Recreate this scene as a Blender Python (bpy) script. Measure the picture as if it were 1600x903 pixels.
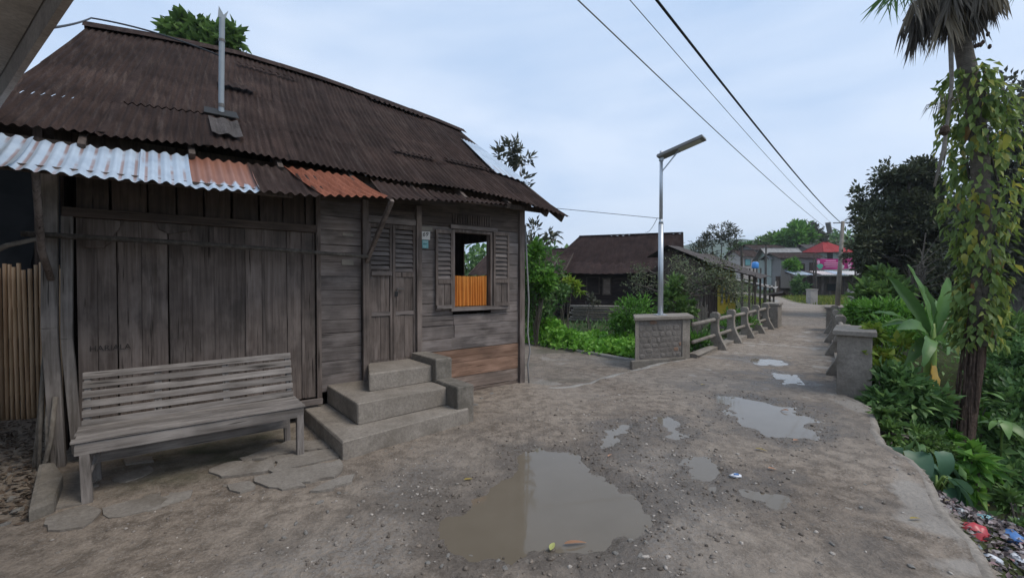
import bpy, bmesh, math, random
import numpy as np
from mathutils import Vector, Matrix
for o in list(bpy.data.objects): bpy.data.objects.remove(o)
R = math.radians
S = bpy.context.scene
COL = S.collection
random.seed(7)
# ------------------------------------------------------------------ camera
CAMZ, FPX, HOR = 1.6, 700.0, 440.0
PIT = math.atan((451.5 - HOR) / FPX)
cam = bpy.data.cameras.new('camera'); co = bpy.data.objects.new('camera', cam); COL.objects.link(co)
cam.sensor_width = 36; cam.lens = 36 * FPX / 1600; cam.clip_start = .02; cam.clip_end = 4000
co.location = (0, 0, CAMZ); co.rotation_euler = (R(90) - PIT, 0, 0)
S.camera = co
# ------------------------------------------------------------------ light
SUN_EL, SUN_AZ = 56, 112          # azimuth clockwise from the view direction
S.view_settings.view_transform = 'Standard'; S.view_settings.look = 'None'
S.view_settings.exposure = .5; S.view_settings.gamma = 1
W = bpy.data.worlds.new('World'); S.world = W; W.use_nodes = True
nt = W.node_tree; nt.nodes.clear()
def wn(t, **k):
    n = nt.nodes.new(t)
    for a, b in k.items(): setattr(n, a, b)
    return n
wo = wn('ShaderNodeOutputWorld'); bg = wn('ShaderNodeBackground'); bg.inputs[1].default_value = .099
sky = wn('ShaderNodeTexSky', sky_type='NISHITA', sun_disc=False, sun_elevation=R(SUN_EL), sun_rotation=R(SUN_AZ), air_density=1.0, dust_density=1.5, ozone_density=1.5)
tc = wn('ShaderNodeTexCoord'); mp = wn('ShaderNodeMapping'); mp.inputs['Scale'].default_value = (1.0, 1.0, 3.4); mp.inputs['Rotation'].default_value = (0.1, 0.25, .6)
n1 = wn('ShaderNodeTexNoise'); n1.inputs['Scale'].default_value = 1.5; n1.inputs['Detail'].default_value = 5; n1.inputs['Roughness'].default_value = .5; n1.inputs['Distortion'].default_value = .3
r1 = wn('ShaderNodeValToRGB'); r1.color_ramp.elements[0].position = .36; r1.color_ramp.elements[1].position = .66
r1.color_ramp.elements[0].color = (3.8, 5.1, 7.1, 1); r1.color_ramp.elements[1].color = (5.9, 6.8, 8.2, 1)
mx = wn('ShaderNodeMix', data_type='RGBA'); mx.inputs[0].default_value = .86
L_ = nt.links.new
L_(tc.outputs['Generated'], mp.inputs[0]); L_(mp.outputs[0], n1.inputs[0]); L_(n1.outputs[0], r1.inputs[0])
L_(sky.outputs[0], mx.inputs[6]); L_(r1.outputs[0], mx.inputs[7]); L_(mx.outputs[2], bg.inputs[0]); L_(bg.outputs[0], wo.inputs[0])
sun = bpy.data.lights.new('sun', 'SUN'); sun.energy = 1.5; sun.angle = R(26); sun.color = (1, .93, .83)
so = bpy.data.objects.new('sun', sun); COL.objects.link(so)
az = R(SUN_AZ); sd = Vector((math.sin(az) * math.cos(R(SUN_EL)), math.cos(az) * math.cos(R(SUN_EL)), math.sin(R(SUN_EL))))
so.rotation_euler = sd.to_track_quat('Z', 'Y').to_euler(); so.location = (0, 0, 30)
# ------------------------------------------------------------------ frames of reference
HA = math.atan2(.618, .786)                       # direction of the house front
UX = Vector((.786, .618, 0)); VX = Vector((-.618, .786, 0)); V0 = 5.53
HLOC = VX * V0
def ray(px, py):
    a, b = (px - 800) / FPX, -(py - 451.5) / FPX
    c, s = math.cos(-PIT), math.sin(-PIT)
    return Vector((a, c - b * s, s + b * c))
def at(px, py, Y):
    d = ray(px, py); return Vector((0, 0, CAMZ)) + d * (Y / d.y)
def G(px, py, z=0):
    d = ray(px, py); return Vector((0, 0, CAMZ)) + d * ((z - CAMZ) / d.z)
def hl(u, v, z=0): return UX * u + VX * v + Vector((0, 0, z))
# ------------------------------------------------------------------ noise
def vnoise(x, y, seed=0):
    x = np.asarray(x, float); y = np.asarray(y, float)
    xi, yi = np.floor(x).astype(np.int64), np.floor(y).astype(np.int64)
    fx, fy = x - xi, y - yi; fx = fx * fx * (3 - 2 * fx); fy = fy * fy * (3 - 2 * fy)
    def h(a, b):
        n = (a * 374761393 + b * 668265263 + seed * 982451653) & 0xffffffff
        n = ((n ^ (n >> 13)) * 1274126177) & 0xffffffff
        return ((n ^ (n >> 16)) & 0xffff) / 65535.
    return (h(xi, yi) * (1 - fx) + h(xi + 1, yi) * fx) * (1 - fy) + (h(xi, yi + 1) * (1 - fx) + h(xi + 1, yi + 1) * fx) * fy
def fbm(x, y, oct=4, seed=0):
    s = 0; a = .5
    for i in range(oct):
        s = s + a * (vnoise(x * 2 ** i, y * 2 ** i, seed + i) - .5); a *= .5
    return s
def sdist(px, py, poly):
    """signed distance to a polygon, negative inside"""
    P = np.array([(p[0], p[1]) for p in poly], float); n = len(P)
    px = np.asarray(px, float); py = np.asarray(py, float)
    best = np.full(px.shape, 1e9); ins = np.zeros(px.shape, bool)
    for i in range(n):
        a, b = P[i], P[(i + 1) % n]; e = b - a; wx, wy = px - a[0], py - a[1]
        t = np.clip((wx * e[0] + wy * e[1]) / max(e @ e, 1e-9), 0, 1)
        best = np.minimum(best, (wx - e[0] * t) ** 2 + (wy - e[1] * t) ** 2)
        c = (a[1] > py) != (b[1] > py)
        with np.errstate(divide='ignore', invalid='ignore'):
            ins ^= c & (px < (b[0] - a[0]) * (py - a[1]) / (b[1] - a[1] if b[1] != a[1] else 1e-9) + a[0])
    d = np.sqrt(best); return np.where(ins, -d, d)
def sstep(a, b, x):
    t = np.clip((x - a) / (b - a), 0, 1); return t * t * (3 - 2 * t)
# ------------------------------------------------------------------ materials
MATS = {}
class NT:
    def __init__(s, name):
        s.m = bpy.data.materials.new(name); s.m.use_nodes = True; s.t = s.m.node_tree; s.t.nodes.clear()
        s.out = s.n('ShaderNodeOutputMaterial'); s.b = s.n('ShaderNodeBsdfPrincipled'); s.l(s.b.outputs[0], s.out.inputs[0])
        s._c = None
    def n(s, t, **k):
        x = s.t.nodes.new(t)
        for a, b in k.items(): setattr(x, a, b)
        return x
    def l(s, a, b): s.t.links.new(a, b)
    def coord(s, scale=(1, 1, 1), rand=False, kind='Object'):
        c = s.n('ShaderNodeTexCoord').outputs[kind]
        m = s.n('ShaderNodeMapping'); m.inputs['Scale'].default_value = scale
        if rand:
            oi = s.n('ShaderNodeObjectInfo'); mu = s.n('ShaderNodeMath', operation='MULTIPLY'); mu.inputs[1].default_value = 91.7
            s.l(oi.outputs['Random'], mu.inputs[0]); ad = s.n('ShaderNodeVectorMath', operation='ADD')
            s.l(c, ad.inputs[0]); s.l(mu.outputs[0], ad.inputs[1]); c = ad.outputs[0]
        s.l(c, m.inputs[0]); return m.outputs[0]
    def noise(s, vec, scale, detail=4, rough=.55, dist=0):
        x = s.n('ShaderNodeTexNoise'); x.inputs['Scale'].default_value = scale; x.inputs['Detail'].default_value = detail
        x.inputs['Roughness'].default_value = rough; x.inputs['Distortion'].default_value = dist
        s.l(vec, x.inputs[0]); return x.outputs[0]
    def vor(s, vec, scale, feature='F1', out='Distance'):
        x = s.n('ShaderNodeTexVoronoi', feature=feature); x.inputs['Scale'].default_value = scale; s.l(vec, x.inputs[0]); return x.outputs[out]
    def ramp(s, fac, stops):
        r = s.n('ShaderNodeValToRGB'); cr = r.color_ramp
        while len(cr.elements) < len(stops): cr.elements.new(.5)
        for e, (p, c) in zip(cr.elements, stops):
            e.position = p; e.color = (*c, 1) if not isinstance(c, (int, float)) else (c, c, c, 1)
        s.l(fac, r.inputs[0]); return r.outputs[0]
    def mix(s, fac, a, b, mode='MIX'):
        x = s.n('ShaderNodeMix', data_type='RGBA', blend_type=mode)
        for i, v in ((0, fac), (6, a), (7, b)):
            if isinstance(v, (int, float)): x.inputs[i].default_value = v if i == 0 else (v, v, v, 1)
            elif isinstance(v, tuple): x.inputs[i].default_value = (*v, 1)
            else: s.l(v, x.inputs[i])
        return x.outputs[2]
    def math(s, op, a, b=0):
        x = s.n('ShaderNodeMath', operation=op)
        for i, v in ((0, a), (1, b)):
            if isinstance(v, (int, float)): x.inputs[i].default_value = v
            else: s.l(v, x.inputs[i])
        return x.outputs[0]
    def rand(s): return s.n('ShaderNodeObjectInfo').outputs['Random']
    def attr(s, name): return s.n('ShaderNodeAttribute', attribute_name=name).outputs['Fac']
    def bump(s, h, dist=.01, strength=1):
        x = s.n('ShaderNodeBump'); x.inputs['Distance'].default_value = dist; x.inputs['Strength'].default_value = strength
        s.l(h, x.inputs['Height']); s.l(x.outputs[0], s.b.inputs['Normal'])
    def fin(s, col, rough=.85, spec=.3, metal=0):
        for k, v in (('Base Color', col), ('Roughness', rough), ('Metallic', metal), ('Specular IOR Level', spec)):
            i = s.b.inputs[k]
            if isinstance(v, tuple): i.default_value = (*v, 1)
            elif isinstance(v, (int, float)): i.default_value = v
            else: s.l(v, i)
        return s.m
def wood(name, ax, lo, hi, stain=(.03, .027, .025), stainamt=.5, var=.35, green_tint=0):
    t = NT(name)
    sc = {'x': (1.3, 34, 34), 'z': (34, 34, 1.3), 'y': (34, 1.3, 34)}[ax]
    v = t.coord(sc, True); v2 = t.coord((1, 1, 1), True)
    g = t.noise(v, 1, 6, .65, .4); b = t.noise(v2, 2.6, 4)
    sc3 = tuple(s * .22 if s > 5 else s * 1.6 for s in sc)
    g2 = t.noise(t.coord(sc3, True), 1, 4, .6)
    c = t.ramp(g, [(.3, lo), (.7, hi)])
    c = t.mix(t.math('MULTIPLY', t.ramp(b, [(.42, 0.), (.66, 1.)]), stainamt), c, stain)
    c = t.mix(t.ramp(g2, [(.5, 0.), (.72, .55)]), c, tuple(x * 1.35 + .015 for x in hi))
    rv = t.math('ADD', t.math('MULTIPLY', t.rand(), var), 1 - var / 2)
    c = t.mix(1, c, rv, 'MULTIPLY')
    crack = t.ramp(t.noise(v, 1.7, 2, .5), [(.27, 0.), (.36, 1.)])
    c = t.mix(crack, tuple(x * .35 for x in lo), c)
    t.bump(t.math('ADD', g, t.math('MULTIPLY', crack, .6)), .004, .9)
    return t.fin(c, .88, .2)
GREY_LO, GREY_HI = (.115, .093, .082), (.225, .192, .176)
M = {}
M['woodz'] = wood('weathered_wood_upright', 'z', (.09, .068, .057), (.2, .162, .141))
M['woodx'] = wood('weathered_wood_level', 'x', GREY_LO, GREY_HI)
M['woodred'] = wood('newer_red_wood', 'x', (.14, .078, .05), (.30, .185, .13), stainamt=.25)
M['woodmid'] = wood('half_weathered_wood', 'x', (.13, .094, .074), (.26, .2, .165), stainamt=.35)
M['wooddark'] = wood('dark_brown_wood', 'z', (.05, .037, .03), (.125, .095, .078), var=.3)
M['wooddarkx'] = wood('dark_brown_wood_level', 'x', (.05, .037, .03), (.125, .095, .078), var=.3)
M['woodbench'] = wood('bench_wood', 'x', (.12, .102, .09), (.29, .262, .24), stainamt=.35, var=.3)
M['woodbenchz'] = wood('bench_wood_upright', 'z', (.11, .095, .083), (.27, .24, .22), stainamt=.35, var=.3)
M['houseblack'] = wood('soot_dark_boards', 'x', (.018, .012, .011), (.05, .033, .03), var=.4)
def roofmat(name, lo, hi, spot, spotamt=.35, metal=0, rough=.8):
    t = NT(name); v = t.coord((16, 1.5, 1.5), True); v2 = t.coord((1, 1, 1))
    g = t.noise(v, 1, 6, .7); b = t.noise(v2, 2.2, 5, .65)
    c = t.mix(t.ramp(b, [(.34, 0.), (.66, 1.)]), lo, hi)
    g3 = t.noise(t.coord((30, 1.0, 1.0), True), 1, 5, .75); c = t.mix(t.ramp(g3, [(.30, .75), (.48, 0.)]), c, tuple(x * .45 for x in lo))
    c = t.mix(t.math('MULTIPLY', t.ramp(g, [(.52, 0.), (.75, 1.)]), spotamt), c, spot)
    c = t.mix(1, c, t.math('ADD', t.math('MULTIPLY', t.rand(), .35), .82), 'MULTIPLY')
    f = t.noise(v2, 60, 3, .7); c = t.mix(t.ramp(f, [(.3, .6), (.6, 0.)]), c, tuple(x * .5 for x in lo))
    t.bump(t.math('ADD', f, b), .002, .25)
    return t.fin(c, min(.95, rough + .12), .12, metal)
M['roof'] = roofmat('rusted_dark_roof', (.024, .015, .0125), (.060, .038, .031), (.15, .112, .095), .5)
M['roofdark'] = roofmat('near_black_iron', (.020, .012, .011), (.048, .029, .025), (.10, .075, .066), .35)
M['roofred'] = roofmat('rust_red_iron', (.20, .068, .04), (.34, .13, .08), (.12, .05, .035), .6)
M['roofgrey'] = roofmat('dull_grey_iron', (.06, .052, .048), (.12, .105, .1), (.2, .18, .17), .4)
M['roofpale'] = roofmat('pale_grey_iron', (.25, .24, .23), (.4, .39, .38), (.2, .15, .12), .4)
M['roofpink'] = roofmat('red_painted_iron', (.25, .035, .038), (.36, .06, .06), (.2, .05, .05), .3)
def galva(name, split=None):
    t = NT(name); v = t.coord((1, 1, 1)); b = t.noise(v, 5, 5, .6)
    st = t.noise(t.coord((14, 1.2, 1.2)), 1, 5, .7); va = t.attr('valley')
    c = t.ramp(b, [(.3, (.35, .42, .50)), (.7, (.50, .575, .65))])
    c = t.mix(t.math('MULTIPLY', t.ramp(va, [(.75, 0.), (.97, 1.)]), t.ramp(t.noise(v, 2.3, 3), [(.42, 0.), (.55, .85)])), c, (.26, .13, .09)); c = t.mix(t.ramp(st, [(.64, 0.), (.74, .8)]), c, (.30, .16, .11))
    if split:
        sx = t.n('ShaderNodeSeparateXYZ'); t.l(t.n('ShaderNodeTexCoord').outputs['Object'], sx.inputs[0])
        edge = t.math('ADD', sx.outputs[1], t.math('MULTIPLY', t.math('SUBTRACT', st, .5), .5))
        rust = t.mix(b, (.19, .07, .042), (.34, .165, .11))
        c = t.mix(t.ramp(t.math('ADD', edge, 1.0 - split), [(.48, 0.), (.53, 1.)]), c, rust)
    t.bump(b, .003, .4)
    return t.fin(c, .42, .5, .15)
M['galva'] = galva('galvanised_iron')
M['galvarust'] = galva('galvanised_iron_half_rusted', -.35)
def concrete(name, lo, hi, dirt=(.06, .055, .045), amt=.5, green_tint=None, rand=True):
    t = NT(name); v = t.coord((1, 1, 1), rand); b = t.noise(v, 3.2, 6, .65); f = t.noise(v, 38, 4, .7)
    c = t.ramp(b, [(.3, lo), (.7, hi)])
    c = t.mix(t.ramp(f, [(.35, .45), (.6, 0.)]), c, tuple(x * .55 for x in lo))
    d = t.ramp(t.noise(v, 1.6, 7, .72, .5), [(.5, 0.), (.68, 1.)])
    c = t.mix(t.math('MULTIPLY', d, amt), c, dirt)
    if green_tint: c = t.mix(t.ramp(t.noise(v, 5, 5, .7), [(.55, 0.), (.7, .7)]), c, green_tint)
    t.bump(t.math('ADD', f, t.math('MULTIPLY', b, 2)), .006, .7)
    return t.fin(c, .9, .25)
M['conc'] = concrete('aged_concrete', (.20, .172, .142), (.33, .29, .248), dirt=(.085, .07, .055))
M['concdark'] = concrete('mossy_concrete', (.16, .14, .115), (.27, .24, .205), dirt=(.055, .05, .04), amt=.65)
M['concpale'] = concrete('worn_pale_concrete', (.24, .22, .195), (.36, .335, .30), amt=.35)
M['concslab'] = concrete('cracked_slab', (.19, .165, .14), (.29, .26, .225), dirt=(.1, .08, .06), amt=.75)
M['plaster'] = concrete('pinkish_plaster', (.42, .37, .34), (.55, .5, .46), amt=.3)
M['mortar'] = concrete('mortar', (.15, .13, .115), (.25, .22, .195))
M['stone'] = concrete('field_stone', (.13, .115, .10), (.27, .24, .215), amt=.3)
M['stonewarm'] = concrete('warm_field_stone', (.2, .12, .08), (.28, .18, .13), amt=.3)
M['pebble'] = concrete('pebble_stone', (.17, .155, .14), (.36, .34, .31), amt=.25)
def plain(name, c, rough=.6, spec=.4, metal=0, nz=.25, scale=8):
    t = NT(name); v = t.coord((1, 1, 1), True); b = t.noise(v, scale, 5, .6)
    k = t.mix(b, tuple(x * (1 - nz) for x in c), tuple(min(1, x * (1 + nz)) for x in c))
    t.bump(b, .002, .3); return t.fin(k, rough, spec, metal)
M['steel'] = plain('galvanised_steel', (.5, .53, .56), .4, .5, .5, .12)
M['flue'] = plain('dull_grey_flue', (.27, .30, .32), .6, .3, .2, .2)
M['panel'] = plain('lamp_housing_grey', (.2, .195, .185), .5, .4, 0, .15)
M['panelpv'] = plain('solar_cell_blue', (.02, .025, .05), .12, .5)
M['lens'] = plain('lamp_lens_white', (.5, .5, .47), .3, .5)
M['cable'] = plain('black_cable', (.012, .012, .013), .6)
M['wirepale'] = plain('pale_wire', (.25, .24, .23), .6)
M['soffit'] = concrete('stained_pale_soffit', (.5, .46, .42), (.72, .68, .63), dirt=(.3, .26, .22), amt=.5)
M['scratch'] = plain('faded_charcoal', (.05, .042, .038), .95)
M['white'] = plain('dirty_white_paint', (.55, .53, .5), .7)
M['black'] = plain('black_paint', (.015, .015, .015), .7)
M['teal'] = plain('teal_sticker', (.16, .36, .37), .6, nz=.5, scale=90)
M['paper'] = plain('yellowed_paper', (.22, .2, .17), .9)
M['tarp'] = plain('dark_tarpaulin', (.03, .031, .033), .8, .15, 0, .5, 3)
M['yellow'] = plain('yellow_paint', (.78, .62, .07), .7, nz=.2)
M['yellowdk'] = plain('ochre_paint', (.5, .39, .05), .7)
M['glassdark'] = plain('dark_pane', (.02, .022, .022), .15, .5)
M['greenwall'] = plain('pale_green_wall', (.3, .34, .31), .8)
M['greywall'] = plain('grey_wall', (.21, .2, .19), .85)
M['bluetank'] = plain('blue_plastic', (.05, .25, .62), .4)
M['magenta'] = plain('magenta_cloth', (.52, .03, .2), .7, nz=.15)
M['pinklight'] = plain('pale_pink_print', (.75, .42, .56), .7)
M['greenprint'] = plain('green_print', (.12, .4, .28), .7, nz=.4)
M['handle'] = plain('worn_iron', (.12, .11, .1), .5, .5, .5)
M['pinksheet'] = plain('pale_pink_iron', (.62, .55, .53), .6)
def cloth():
    t = NT('orange_curtain_cloth'); b = t.noise(t.coord((1, 1, 1)), 12, 4)
    c = t.mix(b, (.50, .17, .028), (.66, .26, .05)); return t.fin(c, .75, .3)
M['curtain'] = cloth()
def bamboo():
    t = NT('dry_bamboo'); v = t.coord((20, 20, 1.2), True); g = t.noise(v, 1, 4, .6)
    c = t.ramp(g, [(.3, (.29, .175, .10)), (.7, (.54, .38, .235))])
    c = t.mix(1, c, t.math('ADD', t.math('MULTIPLY', t.rand(), .6), .68), 'MULTIPLY')
    return t.fin(c, .55, .35)
M['bamboo'] = bamboo()
def bark(name, lo, hi, sc=(9, 9, 2.5)):
    t = NT(name); v = t.coord(sc, True); g = t.noise(v, 1.6, 6, .7); w = t.noise(t.coord(), 22, 4)
    c = t.ramp(g, [(.3, lo), (.7, hi)]); c = t.mix(t.ramp(w, [(.4, .5), (.6, 0.)]), c, lo)
    t.bump(t.math('ADD', g, w), .015, .9); return t.fin(c, .92, .2)
M['bark'] = bark('grey_bark', (.05, .042, .035), (.16, .14, .12))
M['barkpale'] = bark('pale_bark', (.14, .12, .1), (.3, .27, .23))
M['barkroot'] = bark('rooty_brown_bark', (.035, .022, .016), (.15, .1, .075), (16, 16, 2))
M['palmbark'] = bark('ringed_palm_bark', (.09, .075, .06), (.2, .17, .14), (4, 4, 14))
M['twig'] = bark('dry_twig', (.09, .075, .06), (.2, .17, .14))
def leaf(name, a, b, c3=None, trans=.3, rough=.5, dry=None):
    t = NT(name); r = t.attr('rnd')
    st = [(0, a), (.6, b)] + ([(1, c3)] if c3 else [])
    if dry: st = [(0, dry), (.12, dry), (.14, a), (.7, b), (1, c3 or b)]
    c = t.ramp(r, st)
    c = t.mix(1, c, t.math('ADD', t.math('MULTIPLY', t.noise(t.coord(), 3, 2), .7), .65), 'MULTIPLY')
    m = t.fin(c, rough, .35)
    tr = t.n('ShaderNodeBsdfTranslucent'); t.l(c, tr.inputs[0]); ms = t.n('ShaderNodeMixShader'); ms.inputs[0].default_value = trans
    t.l(t.b.outputs[0], ms.inputs[1]); t.l(tr.outputs[0], ms.inputs[2]); t.l(ms.outputs[0], t.out.inputs[0]); return m
M['lf_dark'] = leaf('dark_foliage', (.04, .05, .027), (.085, .1, .05), (.15, .165, .085), .2)
M['lf_grey'] = leaf('greyish_foliage', (.045, .048, .032), (.1, .105, .07), (.15, .15, .1), .2)
M['lf_pale'] = leaf('pale_greyish_foliage', (.07, .085, .045), (.14, .165, .085), (.21, .23, .12), .3)
M['lf_mid'] = leaf('mid_green_foliage', (.06, .11, .03), (.125, .22, .055), (.2, .32, .085), .3)
M['lf_bright'] = leaf('bright_green_foliage', (.06, .15, .02), (.12, .28, .04), (.2, .36, .065), .35)
M['lf_deep'] = leaf('deep_green_foliage', (.055, .12, .035), (.115, .215, .065), (.2, .32, .1), .3)
M['lf_yel'] = leaf('yellow_green_foliage', (.12, .22, .025), (.24, .34, .045), (.42, .42, .06), .35)
M['lf_banana'] = leaf('banana_green', (.08, .17, .06), (.13, .25, .09), (.2, .33, .12), .35, .4)
M['lf_taro'] = leaf('blue_green_taro', (.035, .085, .055), (.055, .12, .075), (.09, .16, .1), .25, .4)
M['lf_dry'] = leaf('dry_palm_leaf', (.07, .06, .05), (.14, .12, .095), (.28, .23, .16), .2, .7)
M['lf_creeper'] = leaf('creeper_green', (.10, .24, .03), (.18, .40, .05), (.28, .5, .08), .35)
M['lf_vine'] = leaf('vine_foliage', (.10, .16, .04), (.22, .30, .07), (.46, .42, .08), .35)
M['grass'] = leaf('short_grass', (.09, .14, .02), (.2, .24, .04), (.32, .32, .06), .3, .7)
def leafobj(name, base, vein):
    t = NT(name); n = t.noise(t.coord((1, 1, 1), True), 6, 3)
    c = t.mix(n, tuple(x * .75 for x in base), vein)
    rr = t.rand(); c = t.mix(1, c, t.math('ADD', t.math('MULTIPLY', rr, .6), .7), 'MULTIPLY')
    m = t.fin(c, .42, .4)
    tr = t.n('ShaderNodeBsdfTranslucent'); t.l(c, tr.inputs[0]); ms = t.n('ShaderNodeMixShader'); ms.inputs[0].default_value = .3
    t.l(t.b.outputs[0], ms.inputs[1]); t.l(tr.outputs[0], ms.inputs[2]); t.l(ms.outputs[0], t.out.inputs[0]); return m
M['vl_g'] = leafobj('vine_leaf_green', (.17, .27, .06), (.26, .37, .09))
M['vl_d'] = leafobj('vine_leaf_dark', (.11, .19, .055), (.18, .28, .08))
M['vl_y'] = leafobj('vine_leaf_yellowing', (.36, .38, .06), (.52, .48, .09))
M['vl_o'] = leafobj('vine_leaf_orange', (.34, .17, .06), (.38, .24, .1))
M['ban'] = leafobj('banana_leaf_green', (.09, .2, .05), (.16, .3, .085))
M['bandry'] = leafobj('banana_leaf_yellow', (.42, .25, .03), (.5, .34, .06))
M['taro'] = leafobj('taro_leaf_green', (.06, .14, .075), (.1, .2, .11))
M['brightleaf'] = leafobj('broad_leaf_bright', (.1, .22, .05), (.2, .33, .09))
# ------------------------------------------------------------------ object helpers
def tag(o, label=None, cat=None, group=None, kind=None):
    if label: o['label'] = label
    if cat: o['category'] = cat
    if group: o['group'] = group
    if kind: o['kind'] = kind
    return o
def link(o, parent=None):
    COL.objects.link(o)
    if parent is not None: o.parent = parent
    return o
def thing(name, label, cat, loc=(0, 0, 0), rz=0, group=None):
    o = bpy.data.objects.new(name, None); link(o); o.location = loc; o.rotation_euler = (0, 0, rz); o.empty_display_size = .1
    return tag(o, label, cat, group)
class MB:
    def __init__(s): s.v = []; s.f = []
    def add(s, vs, fs):
        b = len(s.v); s.v += [tuple(x) for x in vs]; s.f += [tuple(b + i for i in f) for f in fs]; return s
    def box(s, x0, x1, y0, y1, z0, z1, j=0):
        q = [(x, y, z) for z in (z0, z1) for y in (y0, y1) for x in (x0, x1)]
        if j: q = [tuple(c + random.uniform(-j, j) for c in p) for p in q]
        return s.add(q, [(0, 2, 3, 1), (4, 5, 7, 6), (0, 1, 5, 4), (1, 3, 7, 5), (3, 2, 6, 7), (2, 0, 4, 6)])
    def bar(s, a, b, w, h, up=(0, 0, 1), w2=None, h2=None):
        a, b = Vector(a), Vector(b); d = (b - a).normalized(); up = Vector(up)
        if abs(d.dot(up)) > .95: up = Vector((0, 1, 0))
        x = d.cross(up).normalized(); y = x.cross(d); w2 = w if w2 is None else w2; h2 = h if h2 is None else h2
        q = []
        for p, ww, hh in ((a, w, h), (b, w2, h2)):
            for sx, sy in ((-1, -1), (1, -1), (1, 1), (-1, 1)): q.append(p + x * sx * ww / 2 + y * sy * hh / 2)
        return s.add(q, [(0, 1, 2, 3), (7, 6, 5, 4), (0, 4, 5, 1), (1, 5, 6, 2), (2, 6, 7, 3), (3, 7, 4, 0)])
    def tube(s, pts, rad, n=8, cap=True, wob=0):
        pts = [Vector(p) for p in pts]; m = len(pts)
        rad = [rad] * m if isinstance(rad, (int, float)) else rad
        rings = []; ref = None
        for i, p in enumerate(pts):
            d = (pts[min(i + 1, m - 1)] - pts[max(i - 1, 0)]).normalized()
            if ref is None: ref = Vector((1, 0, 0)) if abs(d.x) < .8 else Vector((0, 1, 0))
            x = (ref - d * ref.dot(d)).normalized(); y = d.cross(x); ref = x
            rings.append([p + (x * math.cos(6.2832 * k / n) + y * math.sin(6.2832 * k / n)) * rad[i] * (1 + random.uniform(-wob, wob)) for k in range(n)])
        vs = [q for r in rings for q in r]; fs = []
        for i in range(m - 1):
            for k in range(n): fs.append((i * n + k, i * n + (k + 1) % n, (i + 1) * n + (k + 1) % n, (i + 1) * n + k))
        if cap: fs += [tuple(range(n - 1, -1, -1)), tuple((m - 1) * n + k for k in range(n))]
        return s.add(vs, fs)
    def prism(s, poly, off):
        """poly: list of 3d points, extruded by the vector off"""
        n = len(poly); off = Vector(off); poly = [Vector(p) for p in poly]
        return s.add(poly + [p + off for p in poly], [tuple(range(n - 1, -1, -1)), tuple(range(n, 2 * n))] + [(i, (i + 1) % n, n + (i + 1) % n, n + i) for i in range(n)])
    def build(s, name, mat, parent=None, smooth=False, bevel=0, fixn=False):
        me = bpy.data.meshes.new(name); me.from_pydata(s.v, [], s.f)
        if fixn or bevel:
            bm = bmesh.new(); bm.from_mesh(me); bmesh.ops.recalc_face_normals(bm, faces=bm.faces)
            if bevel: bmesh.ops.bevel(bm, geom=bm.edges[:], offset=bevel, segments=2, affect='EDGES', profile=.6, clamp_overlap=True)
            bm.to_mesh(me); bm.free()
        me.materials.append(mat)
        if smooth: me.shade_smooth()
        return link(bpy.data.objects.new(name, me), parent)
def copyobj(o, parent=None, loc=None, rot=None, scale=None):
    c = o.copy(); COL.objects.link(c); c.parent = parent
    if loc is not None: c.location = loc
    if rot is not None: c.rotation_euler = rot
    if scale is not None: c.scale = scale
    return c
def npmesh(name, v, f, mat, parent=None, rnd=None, smooth=False, kind=None):
    """v (n,3), f (m,k) arrays"""
    me = bpy.data.meshes.new(name); v = np.asarray(v, np.float32); f = np.asarray(f, np.int32); m, k = f.shape
    me.vertices.add(len(v)); me.vertices.foreach_set('co', v.ravel())
    me.loops.add(m * k); me.loops.foreach_set('vertex_index', f.ravel())
    me.polygons.add(m); me.polygons.foreach_set('loop_start', np.arange(0, m * k, k, dtype=np.int32))
    me.update(calc_edges=True)
    if rnd is not None:
        for an, ar in (rnd.items() if isinstance(rnd, dict) else (('rnd', rnd),)):
            at_ = me.attributes.new(an, 'FLOAT', 'POINT'); at_.data.foreach_set('value', np.asarray(ar, np.float32))
    if smooth: me.polygons.foreach_set('use_smooth', np.ones(m, bool))
    me.materials.append(mat); o = bpy.data.objects.new(name, me); link(o, parent)
    if kind: o['kind'] = kind
    return o
def leaves(c, d, n, length, width, rng, rnd=None, fold=.25, droop=.0):
    """vectorised folded leaves: base c, direction d, normal n, all (k,3)"""
    k = len(c); d = d / np.linalg.norm(d, axis=1, keepdims=True)
    sdir = np.cross(d, n); sdir /= np.linalg.norm(sdir, axis=1, keepdims=True) + 1e-9; nn = np.cross(sdir, d)
    L = length * rng.uniform(.65, 1.25, (k, 1)); Wd = width * rng.uniform(.7, 1.2, (k, 1))
    mid = c + d * L * .45
    v = np.stack([c, mid + sdir * Wd * .5 + nn * Wd * fold, c + d * L - nn * L * droop, mid - sdir * Wd * .5 + nn * Wd * fold], 1).reshape(-1, 3)
    b = np.arange(k)[:, None] * 4
    f = np.concatenate([b + [0, 1, 2], b + [0, 2, 3]], 0)
    r = np.repeat(rng.random(k) if rnd is None else rnd, 4)
    return v, f, r
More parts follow.
